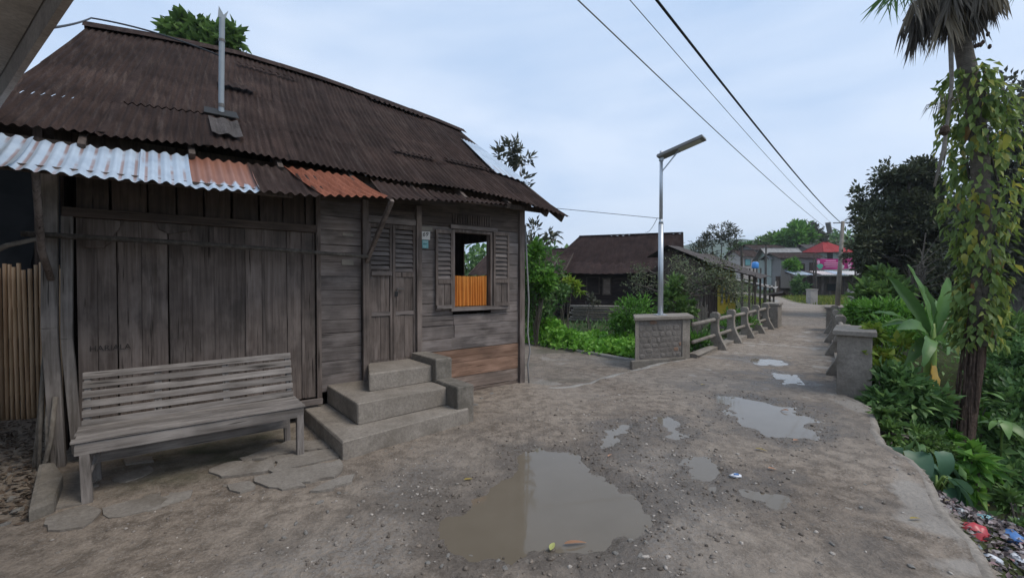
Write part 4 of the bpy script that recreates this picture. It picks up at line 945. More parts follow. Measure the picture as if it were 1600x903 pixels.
def wire(name, label, a, b, r, mat, sag=.2, n=14, cat='wire'):
    a, b = Vector(a), Vector(b); pts = [a.lerp(b, k / n) - Vector((0, 0, sag * 4 * (k / n) * (1 - k / n))) for k in range(n + 1)]
    o = MB().tube(pts, r, 6).build(name, mat, smooth=True); return tag(o, label, cat)
def ext(px, py, z, t1, over):
    d = ray(px, py); p = Vector((0, 0, CAMZ)) + d * ((z - CAMZ) / d.z); q = Vector(t1); return p + (p - q).normalized() * over
wire('power_cable', 'thick twisted black power cable running from overhead to the leaning utility pole', ext(1045, -10, 5.6, UPT, 9), UPT + Vector((-.12, 0, -.1)), .021, M['cable'], .35)
wire('power_wire', 'thin pale wire, leftmost of the overhead lines running to the pole', ext(950, -10, 5.8, UPT, 9), UPT + Vector((-1.0, .3, -.3)), .011, M['wirepale'], .25)
wire('power_wire', 'faint thin wire between the thick cable and the leftmost overhead line', ext(1011, -12, 5.8, UPT, 9), UPT + Vector((-.6, .2, -.1)), .007, M['wirepale'], .25)
wire('power_wire', 'dark wire from the utility pole top into the dark tree on the right', UPT, UPT + Vector((6, 2, -1.0)), .014, M['cable'], .3)
wire('service_wire', 'thin wire from the plank house roof sagging towards the street lamp', hl(4.9, 8.2, 3.35), (3.15, 9.6, 2.95), .006, M['cable'], .0)
wire('service_wire', 'thin wire from behind the street lamp to the dark house roof', (3.1, 9.6, 2.95), (4.6, 15.5, 3.3), .006, M['cable'], .1)
wire('service_wire', 'black cable from the neighbouring eave to the ridge of the plank house', at(62, 46, 2.75), hl(-.66, 7.95, 5.0), .009, M['cable'], .02)
wire('service_wire', 'black cable lying along the ridge towards the stove pipe', hl(-.66, 7.93, 4.99), hl(.58, 5.95, 4.1), .010, M['cable'], -.05)
# ================================================================== HOUSES BEYOND THE BRIDGE
def house(name, label, loc, rz, L, D, h, rise, wall, roof, over=.5, hip=0., z0=-.4, openings=(), board=None, group=None, post=(), hipl=0):
    """x along the front (origin at its left end), y back; openings: (kind,x0,x1,z0,z1,mat)"""
    t = thing(name, label, 'house', loc, rz, group)
    for nm, q in (('wall', (0, L, 0, .12)), ('wall', (0, L, D - .12, D)), ('wall', (0, .12, .12, D - .12)), ('wall', (L - .12, L, .12, D - .12))):
        if board and nm == 'wall' and q[2] == 0:
            z = z0
            while z < h - .02:
                zz = min(h, z + board); MB().box(q[0], q[1], random.uniform(-.012, .004), .1, z + .006, zz - .006).build('wall_plank', M[wall], t); z = zz
        else: MB().box(*q[:2], *q[2:], z0, h).build(nm, M[wall], t)
    ov = over; zr = h + rise; ze = h - rise * ov / (D / 2)
    def P(y0, z0_, y1, z1_, i0, i1):
        def f(a, b):
            x0_, x1_ = -ov + (i0 + (i1 - i0) * b) + hipl * (1 - b), L + ov - (i0 + (i1 - i0) * b); return (x0_ + (x1_ - x0_) * a, y0 + (y1 - y0) * b, z0_ + (z1_ - z0_) * b + .02 * math.sin(a * 11 + b * 3))
        return f
    nw = max(6, int(L / .35))
    sheet('roof', P(D / 2, zr, -ov, ze, hip, 0), nw, 4, .018, M[roof], t); sheet('roof', P(D / 2, zr, D + ov, ze, hip, 0), nw, 3, .018, M[roof], t)
    for sx in (0, 1):
        xe, xr = (-ov, -ov + hip + hipl) if sx == 0 else (L + ov, L + ov - hip)
        if hip > .3 or (hipl and sx == 0): MB().add([(xe, -ov, ze), (xe, D + ov, ze), (xr, D / 2, zr)], [(0, 1, 2)]).build('roof_hip', M[roof], t)
        else:
            xg = .02 if sx == 0 else L - .1; MB().prism([(xg, 0, h), (xg, D, h), (xg, D / 2, zr - .05)], (.08, 0, 0)).build('gable', M[wall], t)
            MB().bar((xe, -ov, ze - .03), (xr, D / 2, zr - .03), .03, .12).bar((xe, D + ov, ze - .03), (xr, D / 2, zr - .03), .03, .12).build('verge_board', M['wooddark'], t)
    MB().bar((-ov + hip + hipl, D / 2, zr + .02), (L + ov - hip, D / 2, zr + .02), .22, .05).build('ridge_cap', M[roof], t)
    for (kind, x0, x1, a0, a1, mt) in openings:
        f = MB().box(x0 - .06, x1 + .06, -.05, .0, a0 - .06, a1 + .06).build(kind, M['wooddark' if mt != 'yellow' else 'yellowdk'], t)
        MB().box(x0, x1, -.062, -.05, a0, a1).build('pane' if kind == 'window' else 'panel', M[mt], f)
    for x_ in post: MB().bar((x_, -ov + .1, z0), (x_, -ov + .1, ze + .05), .09, .09).build('post', M['woodz'], t)
    return t
# the dark plank house behind the lamp
d2 = Vector((.94, -.34, 0)); a2 = math.atan2(d2.y, d2.x)
H2 = house('dark_plank_house', 'soot dark plank house with brown iron roof behind the street lamp', (2.25, 24.6, 0), a2, 6.2, 4.6, 2.5, 1.75, 'houseblack', 'roofdark', .5, 0.0, -.1, (('window', 1.9, 2.5, 1.0, 1.8, 'houseblack'), ('window', 2.75, 3.1, .95, 1.75, 'woodmid')), board=.24, hipl=1.5)
def P(a, b): return (-.9 + 7.5 * a, -1.05 + 1.3 * (1 - b), 2.02 + .66 * (1 - b) + .03 * math.sin(a * 9))
sheet('roof_skirt', P, 20, 2, .016, M['roofdark'], H2)
for x_ in (.1, 2, 4, 5.8): MB().bar((x_, .15, -1.2), (x_, .15, -.1), .2, .2).build('pillar', M['conc'], H2)
for k in range(7):
    a_ = hl(0, 0) + Vector((2.9 + .1 * (k % 3), 23.2 - .12 * k, -.35 + .12 * k)); o = MB().tube([a_, a_ + Vector((2.6 + .4 * (k % 2), -1.0, .02))], .065, 8).build('log', M['barkpale'], smooth=True)
    tag(o, ('lowest', 'second from lowest', 'third from lowest', 'middle', 'third from topmost', 'second from topmost', 'topmost')[k] + ' pale grey log of the pile under the dark plank house', 'log', 'logs stacked below the dark plank house')
house('old_house', 'old house with grey thatch-like iron roof behind the green hedge', (-1.5, 25, 0), R(-20), 3.9, 5.0, 2.3, 1.2, 'wooddark', 'roof', .7, 0, -.8)
for k in range(2):
    o = MB().tube([(.15 + .35 * k, 20.5, 2.0 - k * .3), (.7 + .35 * k, 20.2, 2.6), (1.2 + .4 * k, 20.4, 3.25 + .1 * k), (1.6 + .4 * k, 20.8, 3.5 + .05 * k)], .05, 7).build('bamboo_pole', M['bark'], smooth=True)
    tag(o, ('lower' if k == 0 else 'upper') + ' curved bamboo pole leaning over the grey roof past the plank house corner', 'pole')
# yellow porch house by the road
y2 = math.atan2(5.5, 4.0)
H3 = thing('yellow_porch_house', 'house with bright yellow front wall and dark sagging porch roof beside the bridge', 'house', (8.4, 19.5, 0), y2)
LY = 7.0
for k in range(12): MB().box(k * .2, k * .2 + .19, -.02 + random.uniform(-.02, .01), .08, -.4, 1.95).build('wall_plank', M['wooddark'], H3)
MB().box(2.4, LY, -.04, .08, -.4, 2.0).build('yellow_wall', M['yellow'], H3)
for k in range(15): MB().box(2.4 + k * .3, 2.43 + k * .3, -.055, -.04, -.3, 1.95).build('wall_batten', M['yellow'], H3)
for k, x_ in enumerate((2.8, 3.9, 5.0, 6.0)):
    f = MB().box(x_, x_ + .62, -.09, -.055, .45, 1.65).build('window', M['yellowdk'], H3); MB().box(x_ + .09, x_ + .53, -.10, -.09, .55, 1.55).build('pane', M['wooddark' if k % 2 else 'glassdark'], f)
MB().prism([(0, 0, -.4), (0, 2.0, -.4), (0, 2.0, 2.9), (0, 1.5, 3.1), (0, 0, 2.3)], (.08, 0, 0)).build('end_wall', M['wooddark'], H3)
MB().prism([(LY - .08, 0, -.4), (LY - .08, 2.0, -.4), (LY - .08, 2.0, 2.9), (LY - .08, 1.5, 3.1), (LY - .08, 0, 2.3)], (.08, 0, 0)).build('end_wall', M['yellow'], H3)
MB().box(0, LY, 1.95, 2.02, -.4, 2.9).build('back_wall', M['wooddark'], H3)
def P(a, b): return (-.5 + (LY + 1.2) * a, 1.5 - 2.1 * b, 3.2 - .95 * b + .06 * math.sin(a * 7))
sheet('roof', P, 24, 3, .02, M['roofgrey'], H3)
def P(a, b): return (-.5 + (LY + 1.2) * a, 1.5 + .9 * b, 3.2 - .5 * b + .06 * math.sin(a * 7))
sheet('roof', P, 24, 1, .02, M['roofgrey'], H3)
def P(a, b): return (-.4 + (LY + 1.4) * a, -.5 - 1.2 * b, 2.2 - .38 * b + .07 * math.sin(a * 8 + 1))
sheet('porch_roof', P, 24, 2, .02, M['roofgrey'], H3)
for x_ in (.1, 1.9, 3.7, 5.4, 7.0): MB().bar((x_, -1.45, -.5), (x_ + random.uniform(-.06, .06), -1.45, 1.92), .08, .08).build('post', M['woodz'], H3)
MB().bar((2.9, -1.5, 1.9), (3.9, -1.3, .5), .05, .05).build('brace', M['woodz'], H3)
MB().box(-.1, LY + .1, -1.5, -.05, -.5, .0).build('porch_floor', M['concdark'], H3)
# small kiosk with pale sheet roof and lean-to past the left balustrade
K = thing('lean_to', 'ramshackle lean-to with pale patched sheet roof beside the road past the balustrade', 'shed', (12.6, 23.9, 0), R(52))
def P(a, b): return (3.0 * a, -1.0 + 2.4 * b, 1.75 - .5 * (1 - b) + .06 * math.sin(a * 7))
sheet('roof', P, 10, 3, .02, M['roofpale'], K)
for x_, y_ in ((.1, -.8), (1.5, -.8), (2.9, -.8), (.1, 1.2), (2.9, 1.2)): MB().bar((x_, y_, -.3), (x_, y_, 1.4), .09, .09).build('post', M['barkpale'], K)
MB().box(0, 3, 1.2, 1.26, -.3, 1.5).build('back_wall', M['houseblack'], K)
MB().box(0.1, 2.8, -.75, -.70, .2, .32).build('rail', M['woodx'], K)
def P(a, b): return (-.3 + 2.0 * a, -1.6 + .7 * b, 1.0 - .12 * b + .1 * math.sin(a * 5))
sheet('lower_roof', P, 8, 2, .02, M['roofgrey'], K)
# picket fence of sticks in the garden
PF = thing('picket_fence', 'grey fence of thin upright sticks in the garden behind the balustrade', 'fence', (6.05, 15.0, 0), R(50))
for k in range(20): MB().tube([(k * .085, random.uniform(-.02, .02), -.5), (k * .085 + random.uniform(-.03, .03), random.uniform(-.03, .03), .78 + random.uniform(-.12, .12))], .017, 6).build('picket', M['barkpale'], PF)
MB().bar((-.1, .03, .5), (1.8, .03, .48), .03, .03).build('cross_rail', M['barkpale'], PF)
# village up the road
def far(name, label, px, py, Y, rz, L, D, h, rise, wall, roof, **k):
    p = at(px, py, Y); return house(name, label, p, rz, L, D, h, rise, wall, roof, z0=-1.5, **k)
far('village_house', 'village house with pale grey gable roof and green front up the road', 1205, 434, 54, R(-8), 3.4, 4, 2.5, 1.2, 'greenwall', 'roofpale', over=.5, openings=(('window', .6, 1.3, .7, 1.9, 'glassdark'), ('window', 2.0, 2.9, .6, 2.0, 'greenwall')))
far('village_house', 'long low village house with dark brown roof left of the pink banner', 1220, 430, 52, R(-4), 4.4, 4, 2.1, .6, 'greywall', 'roof', over=.4, openings=(('window', .6, 1.2, .3, 1.3, 'greenwall'), ('window', 2.0, 2.6, .3, 1.3, 'glassdark'), ('door', 3.2, 3.9, -.4, 1.4, 'wooddark')))
far('village_house', 'village house with long dark roof highest up the slope', 1180, 410, 74, R(4), 5.5, 5, 2.2, .9, 'greywall', 'roof', over=.5, openings=(('window', 1, 2, .4, 1.4, 'teal'), ('window', 4, 5, .4, 1.4, 'glassdark')))
far('red_roof_house', 'house with hipped bright red roof behind the pink banner', 1288, 412, 56, R(2), 3.2, 4.0, 1.7, 1.15, 'greenwall', 'roofpink', over=.5, hip=1.7, openings=(('window', .4, 1.0, .6, 1.3, 'glassdark'), ('window', 2.1, 2.8, .6, 1.3, 'glassdark')))
far('village_house', 'small village house with faded pinkish wall behind the blue water tank', 1158, 420, 62, R(10), 2.6, 3, 1.9, .8, 'plaster', 'roof', over=.4, openings=(('window', .6, 1.4, .5, 1.3, 'teal'),))
far('village_house', 'brown roofed house partly hidden beside the red roof', 1264, 400, 68, R(-10), 3.0, 4, 1.2, .7, 'greywall', 'roofgrey', over=.5)
# roadside shed with bright tin roof, the banner above it
SH = thing('roadside_shed', 'dark plank roadside shed under a bright corrugated tin roof below the banner', 'shed', at(1236, 462, 49) * 1, R(-3)); SH.location.z = -.05; SH.scale = (1.3, 1.3, 1.08)
for k in range(26): MB().box(k * .205, k * .205 + .19, -.02 + random.uniform(-.02, .02), .06, 0, 2.05).build('wall_plank', M['wooddark' if k % 3 else 'woodz'], SH)
for i, (a0, a1, mt) in enumerate(((-.2, 1.3, 'galva'), (1.35, 1.9, 'roofgrey'), (1.9, 3.1, 'pinksheet'), (3.1, 3.9, 'galva'), (3.9, 5.6, 'white'))):
    def P(a, b): return (a0 + (a1 - a0) * a, .9 - 1.8 * b, 2.62 - .42 * b + .02 * (i % 2))
    sheet('roof_sheet', P, max(4, int((a1 - a0) / .2)), 2, .02, M[mt], SH)
MB().box(0, 5.3, 2.4, 2.46, 0, 2.1).build('back_wall', M['wooddark'], SH)
for x_, z0_, w_2, h_ in ((2.9, .6, .9, .7), (1.0, .9, .6, .5)): MB().box(x_, x_ + w_2, -.10, -.04, z0_, z0_ + h_).build('window', M['glassdark'], SH)
BNR = thing('banner', 'magenta cloth banner with pale print stretched above the tin roofed shed', 'banner', at(1275, 421, 47.6), R(-3)); BNR.scale = (1.33, 1.33, 1.2)
m = MB(); n = 24; vs = []
for k in range(5):
    for i in range(n + 1): a_ = i / n; vs.append((2.95 * a_, .03 * math.sin(a_ * 9 + k), .02 + .92 * k / 4 + .05 * math.sin(a_ * 3.14) * (1 if k == 0 else 1) * -1 + .08 * a_))
m.add(vs, [(k * (n + 1) + i, k * (n + 1) + i + 1, (k + 1) * (n + 1) + i + 1, (k + 1) * (n + 1) + i) for k in range(4) for i in range(n)]); m.build('cloth', M['magenta'], BNR, smooth=True)
for (x0, x1, z0, z1, mt) in ((.72, 1.5, .70, .78, 'pinklight'), (.6, 1.75, .52, .59, 'pinklight'), (.6, 1.7, .36, .42, 'pinklight'), (.7, 1.6, .2, .25, 'pinklight')):
    MB().add([(x0, -.045, z0), (x1, -.045, z0 + .02), (x1, -.045, z1 + .02), (x0, -.045, z1), (x0, -.04, z0), (x1, -.04, z0 + .02), (x1, -.04, z1 + .02), (x0, -.04, z1)], [(0, 1, 2, 3), (7, 6, 5, 4), (0, 4, 5, 1), (2, 6, 7, 3)]).build('print_line', M[mt], BNR)
def blob2(name, cx, cz, w, h, mt):
    pl = [(cx + w * math.cos(t) * (1 + .15 * math.sin(3 * t)), -.05, cz + h * math.sin(t)) for t in np.linspace(0, 6.283, 13)[:-1]]; MB().prism(pl, (0, .006, 0)).build(name, M[mt], BNR, fixn=True)
blob2('print_patch', .28, .28, .24, .24, 'greenprint'); blob2('print_patch', .16, .62, .1, .22, 'pinklight'); blob2('print_patch', 1.95, .24, .2, .2, 'white'); blob2('print_patch', 2.55, .35, .14, .3, 'pinklight')
for x_ in (-.15, 3.05): MB().bar((x_, .05, -2.6), (x_, .05, 1.2), .07, .07).build('banner_post', M['wooddark'], BNR)
for px, Y, lab in ((1272, 32.5, 'pale square gate pier standing alone on the yellow grass'), (1338, 32, 'pale square gate pier beside the dark tree, right of the utility pole')):
    p = at(px, 478, Y); p.z = 0; pier('gate_pier', p, lab, .52, .5, .98, .03, 'plaster', 0)
p = at(1180, 418, 50); tk = thing('water_tank', 'bright blue plastic water tank on a stand in the village', 'water tank', p)
MB().tube([(0, 0, -.1), (0, 0, 0), (0, 0, .5), (0, 0, .62)], [.33, .36, .36, .2], 14).build('tank', M['bluetank'], tk, smooth=True)
for sx in (-.4, .4):
    for sy in (-.4, .4): MB().bar((sx, sy, -2.6), (sx, sy, -.08), .1, .1).build('stand_leg', M['wooddark'], tk)
for px, py0, py1, Y, lab in ((1197, 440, 383, 46, 'grey wooden post standing in front of the pale gable roof'), (1159, 440, 385, 30, 'dark thin post rising behind the porch roof'), (1275, 462, 405, 47, 'dark post at the left edge of the banner')):
    b = at(px, py0, Y); t_ = at(px, py1, Y); tag(MB().tube([b - Vector((0, 0, 1.5)), t_], .08, 7).build('post', M['bark']), lab, 'post')
for k in range(12):
    b = at(1212 + k * 2.4, 462, 52 + .05 * k); b.z = .0; o = MB().box(-.09, .09, -.02, .02, -.1, 1.75 + random.uniform(-.25, .2), .01).build('fence_board', M['woodz' if k % 3 else 'white']); o.location = b; o.rotation_euler = (0, random.uniform(-.04, .04), R(20))
    tag(o, 'weathered board of the broken roadside fence left of the shed', 'board', 'boards of the broken fence left of the shed')
# ================================================================== VEGETATION
RNG = np.random.default_rng(11)
def th(x, y): return float(terrain_h(np.array([x]), np.array([y]))[0])
def tree(name, label, base, crown, mat, ll, lw, seed, trunk=.2, bark='bark', limbs=7, group=None, cat='tree', hollow=.5, droop=.1, twig=0):
    """crown: list of (centre, radius, count) in world space; grows limbs from the trunk to each clump"""
    base = Vector(base); t = thing(name, label, cat, base, 0, group)
    cs = [(Vector(c) - base, r, k) for c, r, k in crown]
    top = sum((c for c, r, k in cs), Vector()) / len(cs); m = MB(); rr = random.Random(seed)
    fork = top * .55; mid = fork * .5 + Vector((rr.uniform(-.1, .1), rr.uniform(-.1, .1), 0)) * trunk * 4
    m.tube([(0, 0, -.3), tuple(mid), tuple(fork)], [trunk * 1.2, trunk * .9, trunk * .7], 9, wob=.06)
    for c, r, k in cs:
        q = fork.lerp(c, .5) + Vector((rr.uniform(-.3, .3), rr.uniform(-.3, .3), rr.uniform(-.1, .3))) * trunk * 3
        m.tube([tuple(fork * .93), tuple(q), tuple(c)], [trunk * .55, trunk * .35, trunk * .12], 6, wob=.06)
        R_ = r if isinstance(r, (int, float)) else sum(r) / 3
        for _ in range(limbs):
            d = Vector((rr.gauss(0, 1), rr.gauss(0, 1), rr.gauss(.2, .8))).normalized(); p = q.lerp(c, rr.random()); m.tube([tuple(p), tuple(p + d * R_ * .5 + Vector((0, 0, .08 * R_))), tuple(p + d * R_ * .95)], [trunk * .2, trunk * .12, trunk * .04], 5)
    m.build('trunk', M[bark], t, smooth=True)
    foliage('crown', M[mat], t, [(tuple(c), r, k) for c, r, k in cs], ll, lw, seed, droop=droop, hollow=hollow)
    return t
def shrub(name, label, blobs, mat, ll, lw, seed, cat='shrub', group=None, stems=5, up=.3, hollow=.3, droop=.1):
    """blobs (world centre, radius, count); base set on the ground below the first blob"""
    c0 = Vector(blobs[0][0]); base = Vector((c0.x, c0.y, th(c0.x, c0.y))); t = thing(name, label, cat, base, 0, group); m = MB(); rr = random.Random(seed)
    for c, r, k in blobs:
        c = Vector(c) - base
        for _ in range(stems):
            e_ = c + Vector((rr.gauss(0, .4), rr.gauss(0, .4), rr.gauss(0, .3))) * (r if isinstance(r, (int, float)) else r[0]); m.tube([(rr.uniform(-.08, .08), rr.uniform(-.08, .08), -.1), tuple(e_ * .5 + Vector((rr.uniform(-.1, .1), rr.uniform(-.1, .1), .05))), tuple(e_)], [.018, .013, .006], 5)
    m.build('stem', M['twig'], t)
    foliage('foliage', M[mat], t, [(tuple(Vector(c) - base), r, k) for c, r, k in blobs], ll, lw, seed, up=up, hollow=hollow, droop=droop); return t
def ground_below(px, py, Y):
    p = at(px, py, Y); return Vector((p.x, p.y, th(p.x, p.y)))
def bl(px, py, Y, rpx, k, sq=1.0, sy=1.0):
    r = rpx / FPX * Y; return (tuple(at(px, py, Y)), (r, r * sy, r * sq), k)
# the big dark tree, the tall one at the right border, the low mass between them
rr = random.Random(2); OUT = [(1345, 318), (1372, 282), (1400, 262), (1432, 252), (1458, 272), (1480, 268), (1496, 330), (1500, 470), (1345, 480), (1336, 420), (1342, 360)]; bb_ = []
while len(bb_) < 80:
    px, py = rr.uniform(1335, 1505), rr.uniform(250, 482)
    if sdist(np.array([px]), np.array([py]), OUT)[0] < -4: bb_.append(bl(px, py, 20.5 + rr.uniform(-1.2, 1.2), rr.uniform(13, 25), rr.randint(380, 640), rr.uniform(.7, 1.0)))
tree('broadleaf_tree', 'big dark broadleaf tree between the utility pole and the vine covered palm', ground_below(1425, 480, 21), bb_, 'lf_dark', .24, .11, 3, .28, hollow=.3, limbs=3)
tree('broadleaf_tree', 'tall loose dark tree at the right border behind the palm', ground_below(1585, 480, 15),
     [bl(1586, 190, 15, 50, 1500, 1.2), bl(1582, 270, 15, 52, 1800), bl(1566, 340, 15, 48, 1600), bl(1555, 400, 15.5, 52, 1700), bl(1615, 380, 15, 60, 1700), bl(1650, 280, 15, 70, 1200), bl(1660, 170, 15, 60, 900)], 'lf_grey', .22, .12, 4, .22, hollow=.35)
tree('broadleaf_tree', 'low dark tree mass behind the climbing vine', ground_below(1510, 480, 19),
     [bl(1505, 370, 19, 40, 1200), bl(1530, 420, 19, 52, 1500), bl(1490, 430, 18, 46, 1300), bl(1560, 450, 18, 44, 1800)], 'lf_dark', .22, .10, 5, .2)
# bare dead branches in front of the dark tree
m = MB(); b0 = at(1432, 470, 17); rr = random.Random(5)
for k in range(16):
    p = b0 + Vector((rr.uniform(-.3, .3), rr.uniform(-.3, .3), rr.uniform(.3, 1.3))); d = Vector((rr.uniform(-1, 1), rr.uniform(-.6, .6), rr.uniform(.1, .8))).normalized()
    m.tube([b0 + Vector((0, 0, .1)), p, p + d * .8, p + d * 1.3 + Vector((0, 0, rr.uniform(-.3, .1)))], [.035, .022, .014, .006], 5)
m.tube([ground_below(1432, 470, 17), b0, b0 + Vector((.5, .2, 2.6))], [.07, .05, .02], 6)
tag(m.build('dead_shrub', M['twig']), 'bare dead branching shrub in front of the big dark tree', 'shrub')
# garden side, left of the bridge
tree('garden_tree', 'leafy treetop showing above the ridge of the plank house', ground_below(320, 470, 15), [bl(305, 62, 15, 32, 800, .75), bl(345, 72, 15, 30, 600, .7), bl(325, 100, 15, 46, 700, .8), bl(290, 62, 15, 20, 250, .8)], 'lf_mid', .34, .22, 6, .15, droop=.2)
tree('garden_tree', 'slender pale leaved tree behind the right end of the plank house roof', ground_below(810, 470, 15), [bl(800, 232, 15, 22, 150, 1.1), bl(815, 250, 15, 16, 110, 1), bl(782, 262, 15, 24, 150, 1), bl(790, 300, 15, 34, 220), bl(840, 372, 15.5, 24, 240), bl(830, 400, 15, 30, 260)], 'lf_grey', .26, .10, 7, .07, 'barkpale', hollow=.3)
shrub('hedge', 'dark green hedge of tangled shrubs beyond the path at the plank house corner', [bl(842, 425, 12.5, 30, 900, 1.3), bl(858, 462, 12.5, 22, 600, 1.4), bl(832, 470, 12, 24, 700, 1.2)], 'lf_deep', .16, .08, 8)
shrub('hedge', 'fresh green climbing shrub against the hedge behind the plank house corner', [bl(838, 405, 11.8, 22, 400, 1.3), bl(850, 440, 11.6, 18, 300)], 'lf_bright', .16, .10, 9)
shrub('garden_shrub', 'round bright green feathery shrub left of the masonry block', [bl(988, 488, 12.2, 27, 1300, 1.1), bl(972, 505, 12.2, 18, 500), bl(1004, 505, 12.3, 20, 500)], 'lf_bright', .12, .045, 10)
t = shrub('papaya_plant', 'slender papaya-like plant with yellowish palmate leaves near the dark house', [bl(886, 446, 13, 15, 130, .6), bl(878, 438, 13, 11, 60, .6), bl(896, 452, 13, 11, 60, .7)], 'lf_yel', .20, .06, 11, 'plant', stems=2, droop=.3)
shrub('garden_shrub', 'leafy mid green shrub right behind the lamp pole', [bl(1056, 445, 14.2, 14, 240, 1.3), bl(1048, 470, 14, 18, 380), bl(1068, 486, 13.6, 15, 260)], 'lf_mid', .2, .1, 12)
shrub('garden_plant', 'small pale flowering plant in front of the dark house wall', [bl(922, 468, 17, 10, 90)], 'lf_grey', .18, .08, 13, 'plant')
# low bright creeper bed along the path
rg = np.random.default_rng(5); k = 8500; P0 = np.array([(.15, 12.6), (1.2, 11.2), (2.75, 9.6)]); u = rg.random(k) * 2; i = np.minimum(u.astype(int), 1); f = (u - i)[:, None]
xy = P0[i] * (1 - f) + P0[i + 1] * f; dn = np.array([.72, .69]); w = rg.random(k) ** .8 * 2.3; xy = xy + dn * w[:, None] + rg.normal(0, .06, (k, 2))
hh = (.30 + .85 * np.clip(1.2 - xy[:, 0] / 2.0, .22, 1.2)) * (.4 + 1.1 * np.clip(fbm(xy[:, 0] * 1.6, xy[:, 1] * 1.6, 3, 2) + .5, 0, 1)) * sstep(0, .5, w)
c = np.column_stack([xy, np.maximum(terrain_h(xy[:, 0], xy[:, 1]), -.45) * sstep(0, .6, w) - .05 + hh * rg.uniform(.55, 1.1, k)])
v, f_, r = leaves(c, rg.normal(0, 1, (k, 3)) + [0, 0, .35], rg.normal(0, .4, (k, 3)) + [0, 0, 1], .15, .10, rg, np.clip(rg.normal(.55, .2, k), 0, 1))
o = npmesh('creeper_bed', v, f_, M['lf_creeper'], rnd=r, kind='stuff'); tag(o, 'bright green leafy creeper covering the ground beside the path', 'ground cover')
k = 3000; xy = np.column_stack([rg.uniform(.5, 7, k), rg.uniform(11.8, 18, k)]); xy = xy[xy[:, 0] < .62 * (xy[:, 1] - 9.5) + 3.4]; k = len(xy)
c = np.column_stack([xy, terrain_h(xy[:, 0], xy[:, 1]) + rg.uniform(0, .35, k)])
v, f_, r = leaves(c, rg.normal(0, .5, (k, 3)) + [0, 0, 1], rg.normal(0, 1, (k, 3)) + [0, -.5, .3], .22, .06, rg)
tag(npmesh('garden_weeds', v, f_, M['lf_deep'], rnd=r, kind='stuff'), 'rough low weeds covering the garden behind the stream wall', 'ground cover')
# gnarled tree with a flat grey crown beside the balustrade
base = ground_below(1056, 480, 15.5); base.z = -.35; T = thing('gnarled_tree', 'gnarled bare-stemmed tree with wide flat grey-green crown behind the balustrade', 'tree', base); m = MB(); rr = random.Random(9); tips = []
def grow(p, d, L, r, dep):
    q = p + d * L; mid = p + d * L * .5 + Vector((rr.gauss(0, .05), rr.gauss(0, .05), rr.gauss(0, .03))) * L
    m.tube([tuple(p), tuple(mid), tuple(q)], [r, r * .85, r * .7], 6 if dep > 1 else 4, cap=False)
    if dep == 0: tips.append(q); return
    for _ in range(3 if dep > 1 else 4):
        e_ = (d * .6 + Vector((rr.gauss(0, .7), rr.gauss(0, .6), rr.gauss(-.12, .22)))).normalized(); grow(q, e_, L * rr.uniform(.42, .62), r * .62, dep - 1)
for dx in (-.12, .08, .3): grow(Vector((dx * .3, 0, -.2)), Vector((dx, rr.uniform(-.2, .2), 1.5)).normalized(), 1.7, .055, 4)
m.build('trunk', M['twig'], T)
tp_ = np.array([tuple(t_) for t_ in tips]); k = 2700; c = tp_[RNG.integers(0, len(tp_), k)] + RNG.normal(0, .2, (k, 3)) * [1, 1, .6]
v, f_, r = leaves(c, RNG.normal(0, 1, (k, 3)), RNG.normal(0, .6, (k, 3)) + [0, 0, 1], .11, .05, RNG); npmesh('crown', v, f_, M['lf_pale'], T, r)
tree('feathery_tree', 'light feathery tree rising behind the porch house roof', ground_below(1130, 470, 27), [bl(1128, 362, 27, 18, 360, .7), bl(1110, 376, 27, 16, 300, .7), bl(1144, 376, 27, 14, 300, .8), bl(1095, 390, 27, 20, 500, .7)], 'lf_grey', .24, .07, 15, .08, hollow=.2)
m = MB(); b0 = ground_below(1012, 490, 13); rr = random.Random(15)
for k in range(22):
    p = b0 + Vector((rr.uniform(-.4, .4), rr.uniform(-.3, .3), rr.uniform(.6, 1.2))); d = Vector((rr.uniform(-.6, .6), rr.uniform(-.4, .4), 1)).normalized(); m.tube([b0, p, p + d * .5, p + d * .8 + Vector((rr.uniform(-.2, .2), 0, 0))], [.02, .014, .009, .004], 5)
tag(m.build('bare_shrub', M['barkpale']), 'bare twiggy shrub just left of the lamp pole', 'shrub')
shrub('grass_tuft', 'green tuft of weeds growing through the left balustrade', [bl(1152, 502, 13.6, 20, 500, .6), bl(1125, 512, 12.6, 12, 200, .6)], 'lf_bright', .16, .05, 16, 'weeds', up=1)
shrub('grass_tuft', 'green weeds below the first balustrade post', [bl(1088, 535, 10.8, 16, 300, .9)], 'lf_bright', .16, .06, 17, 'weeds', up=.8)
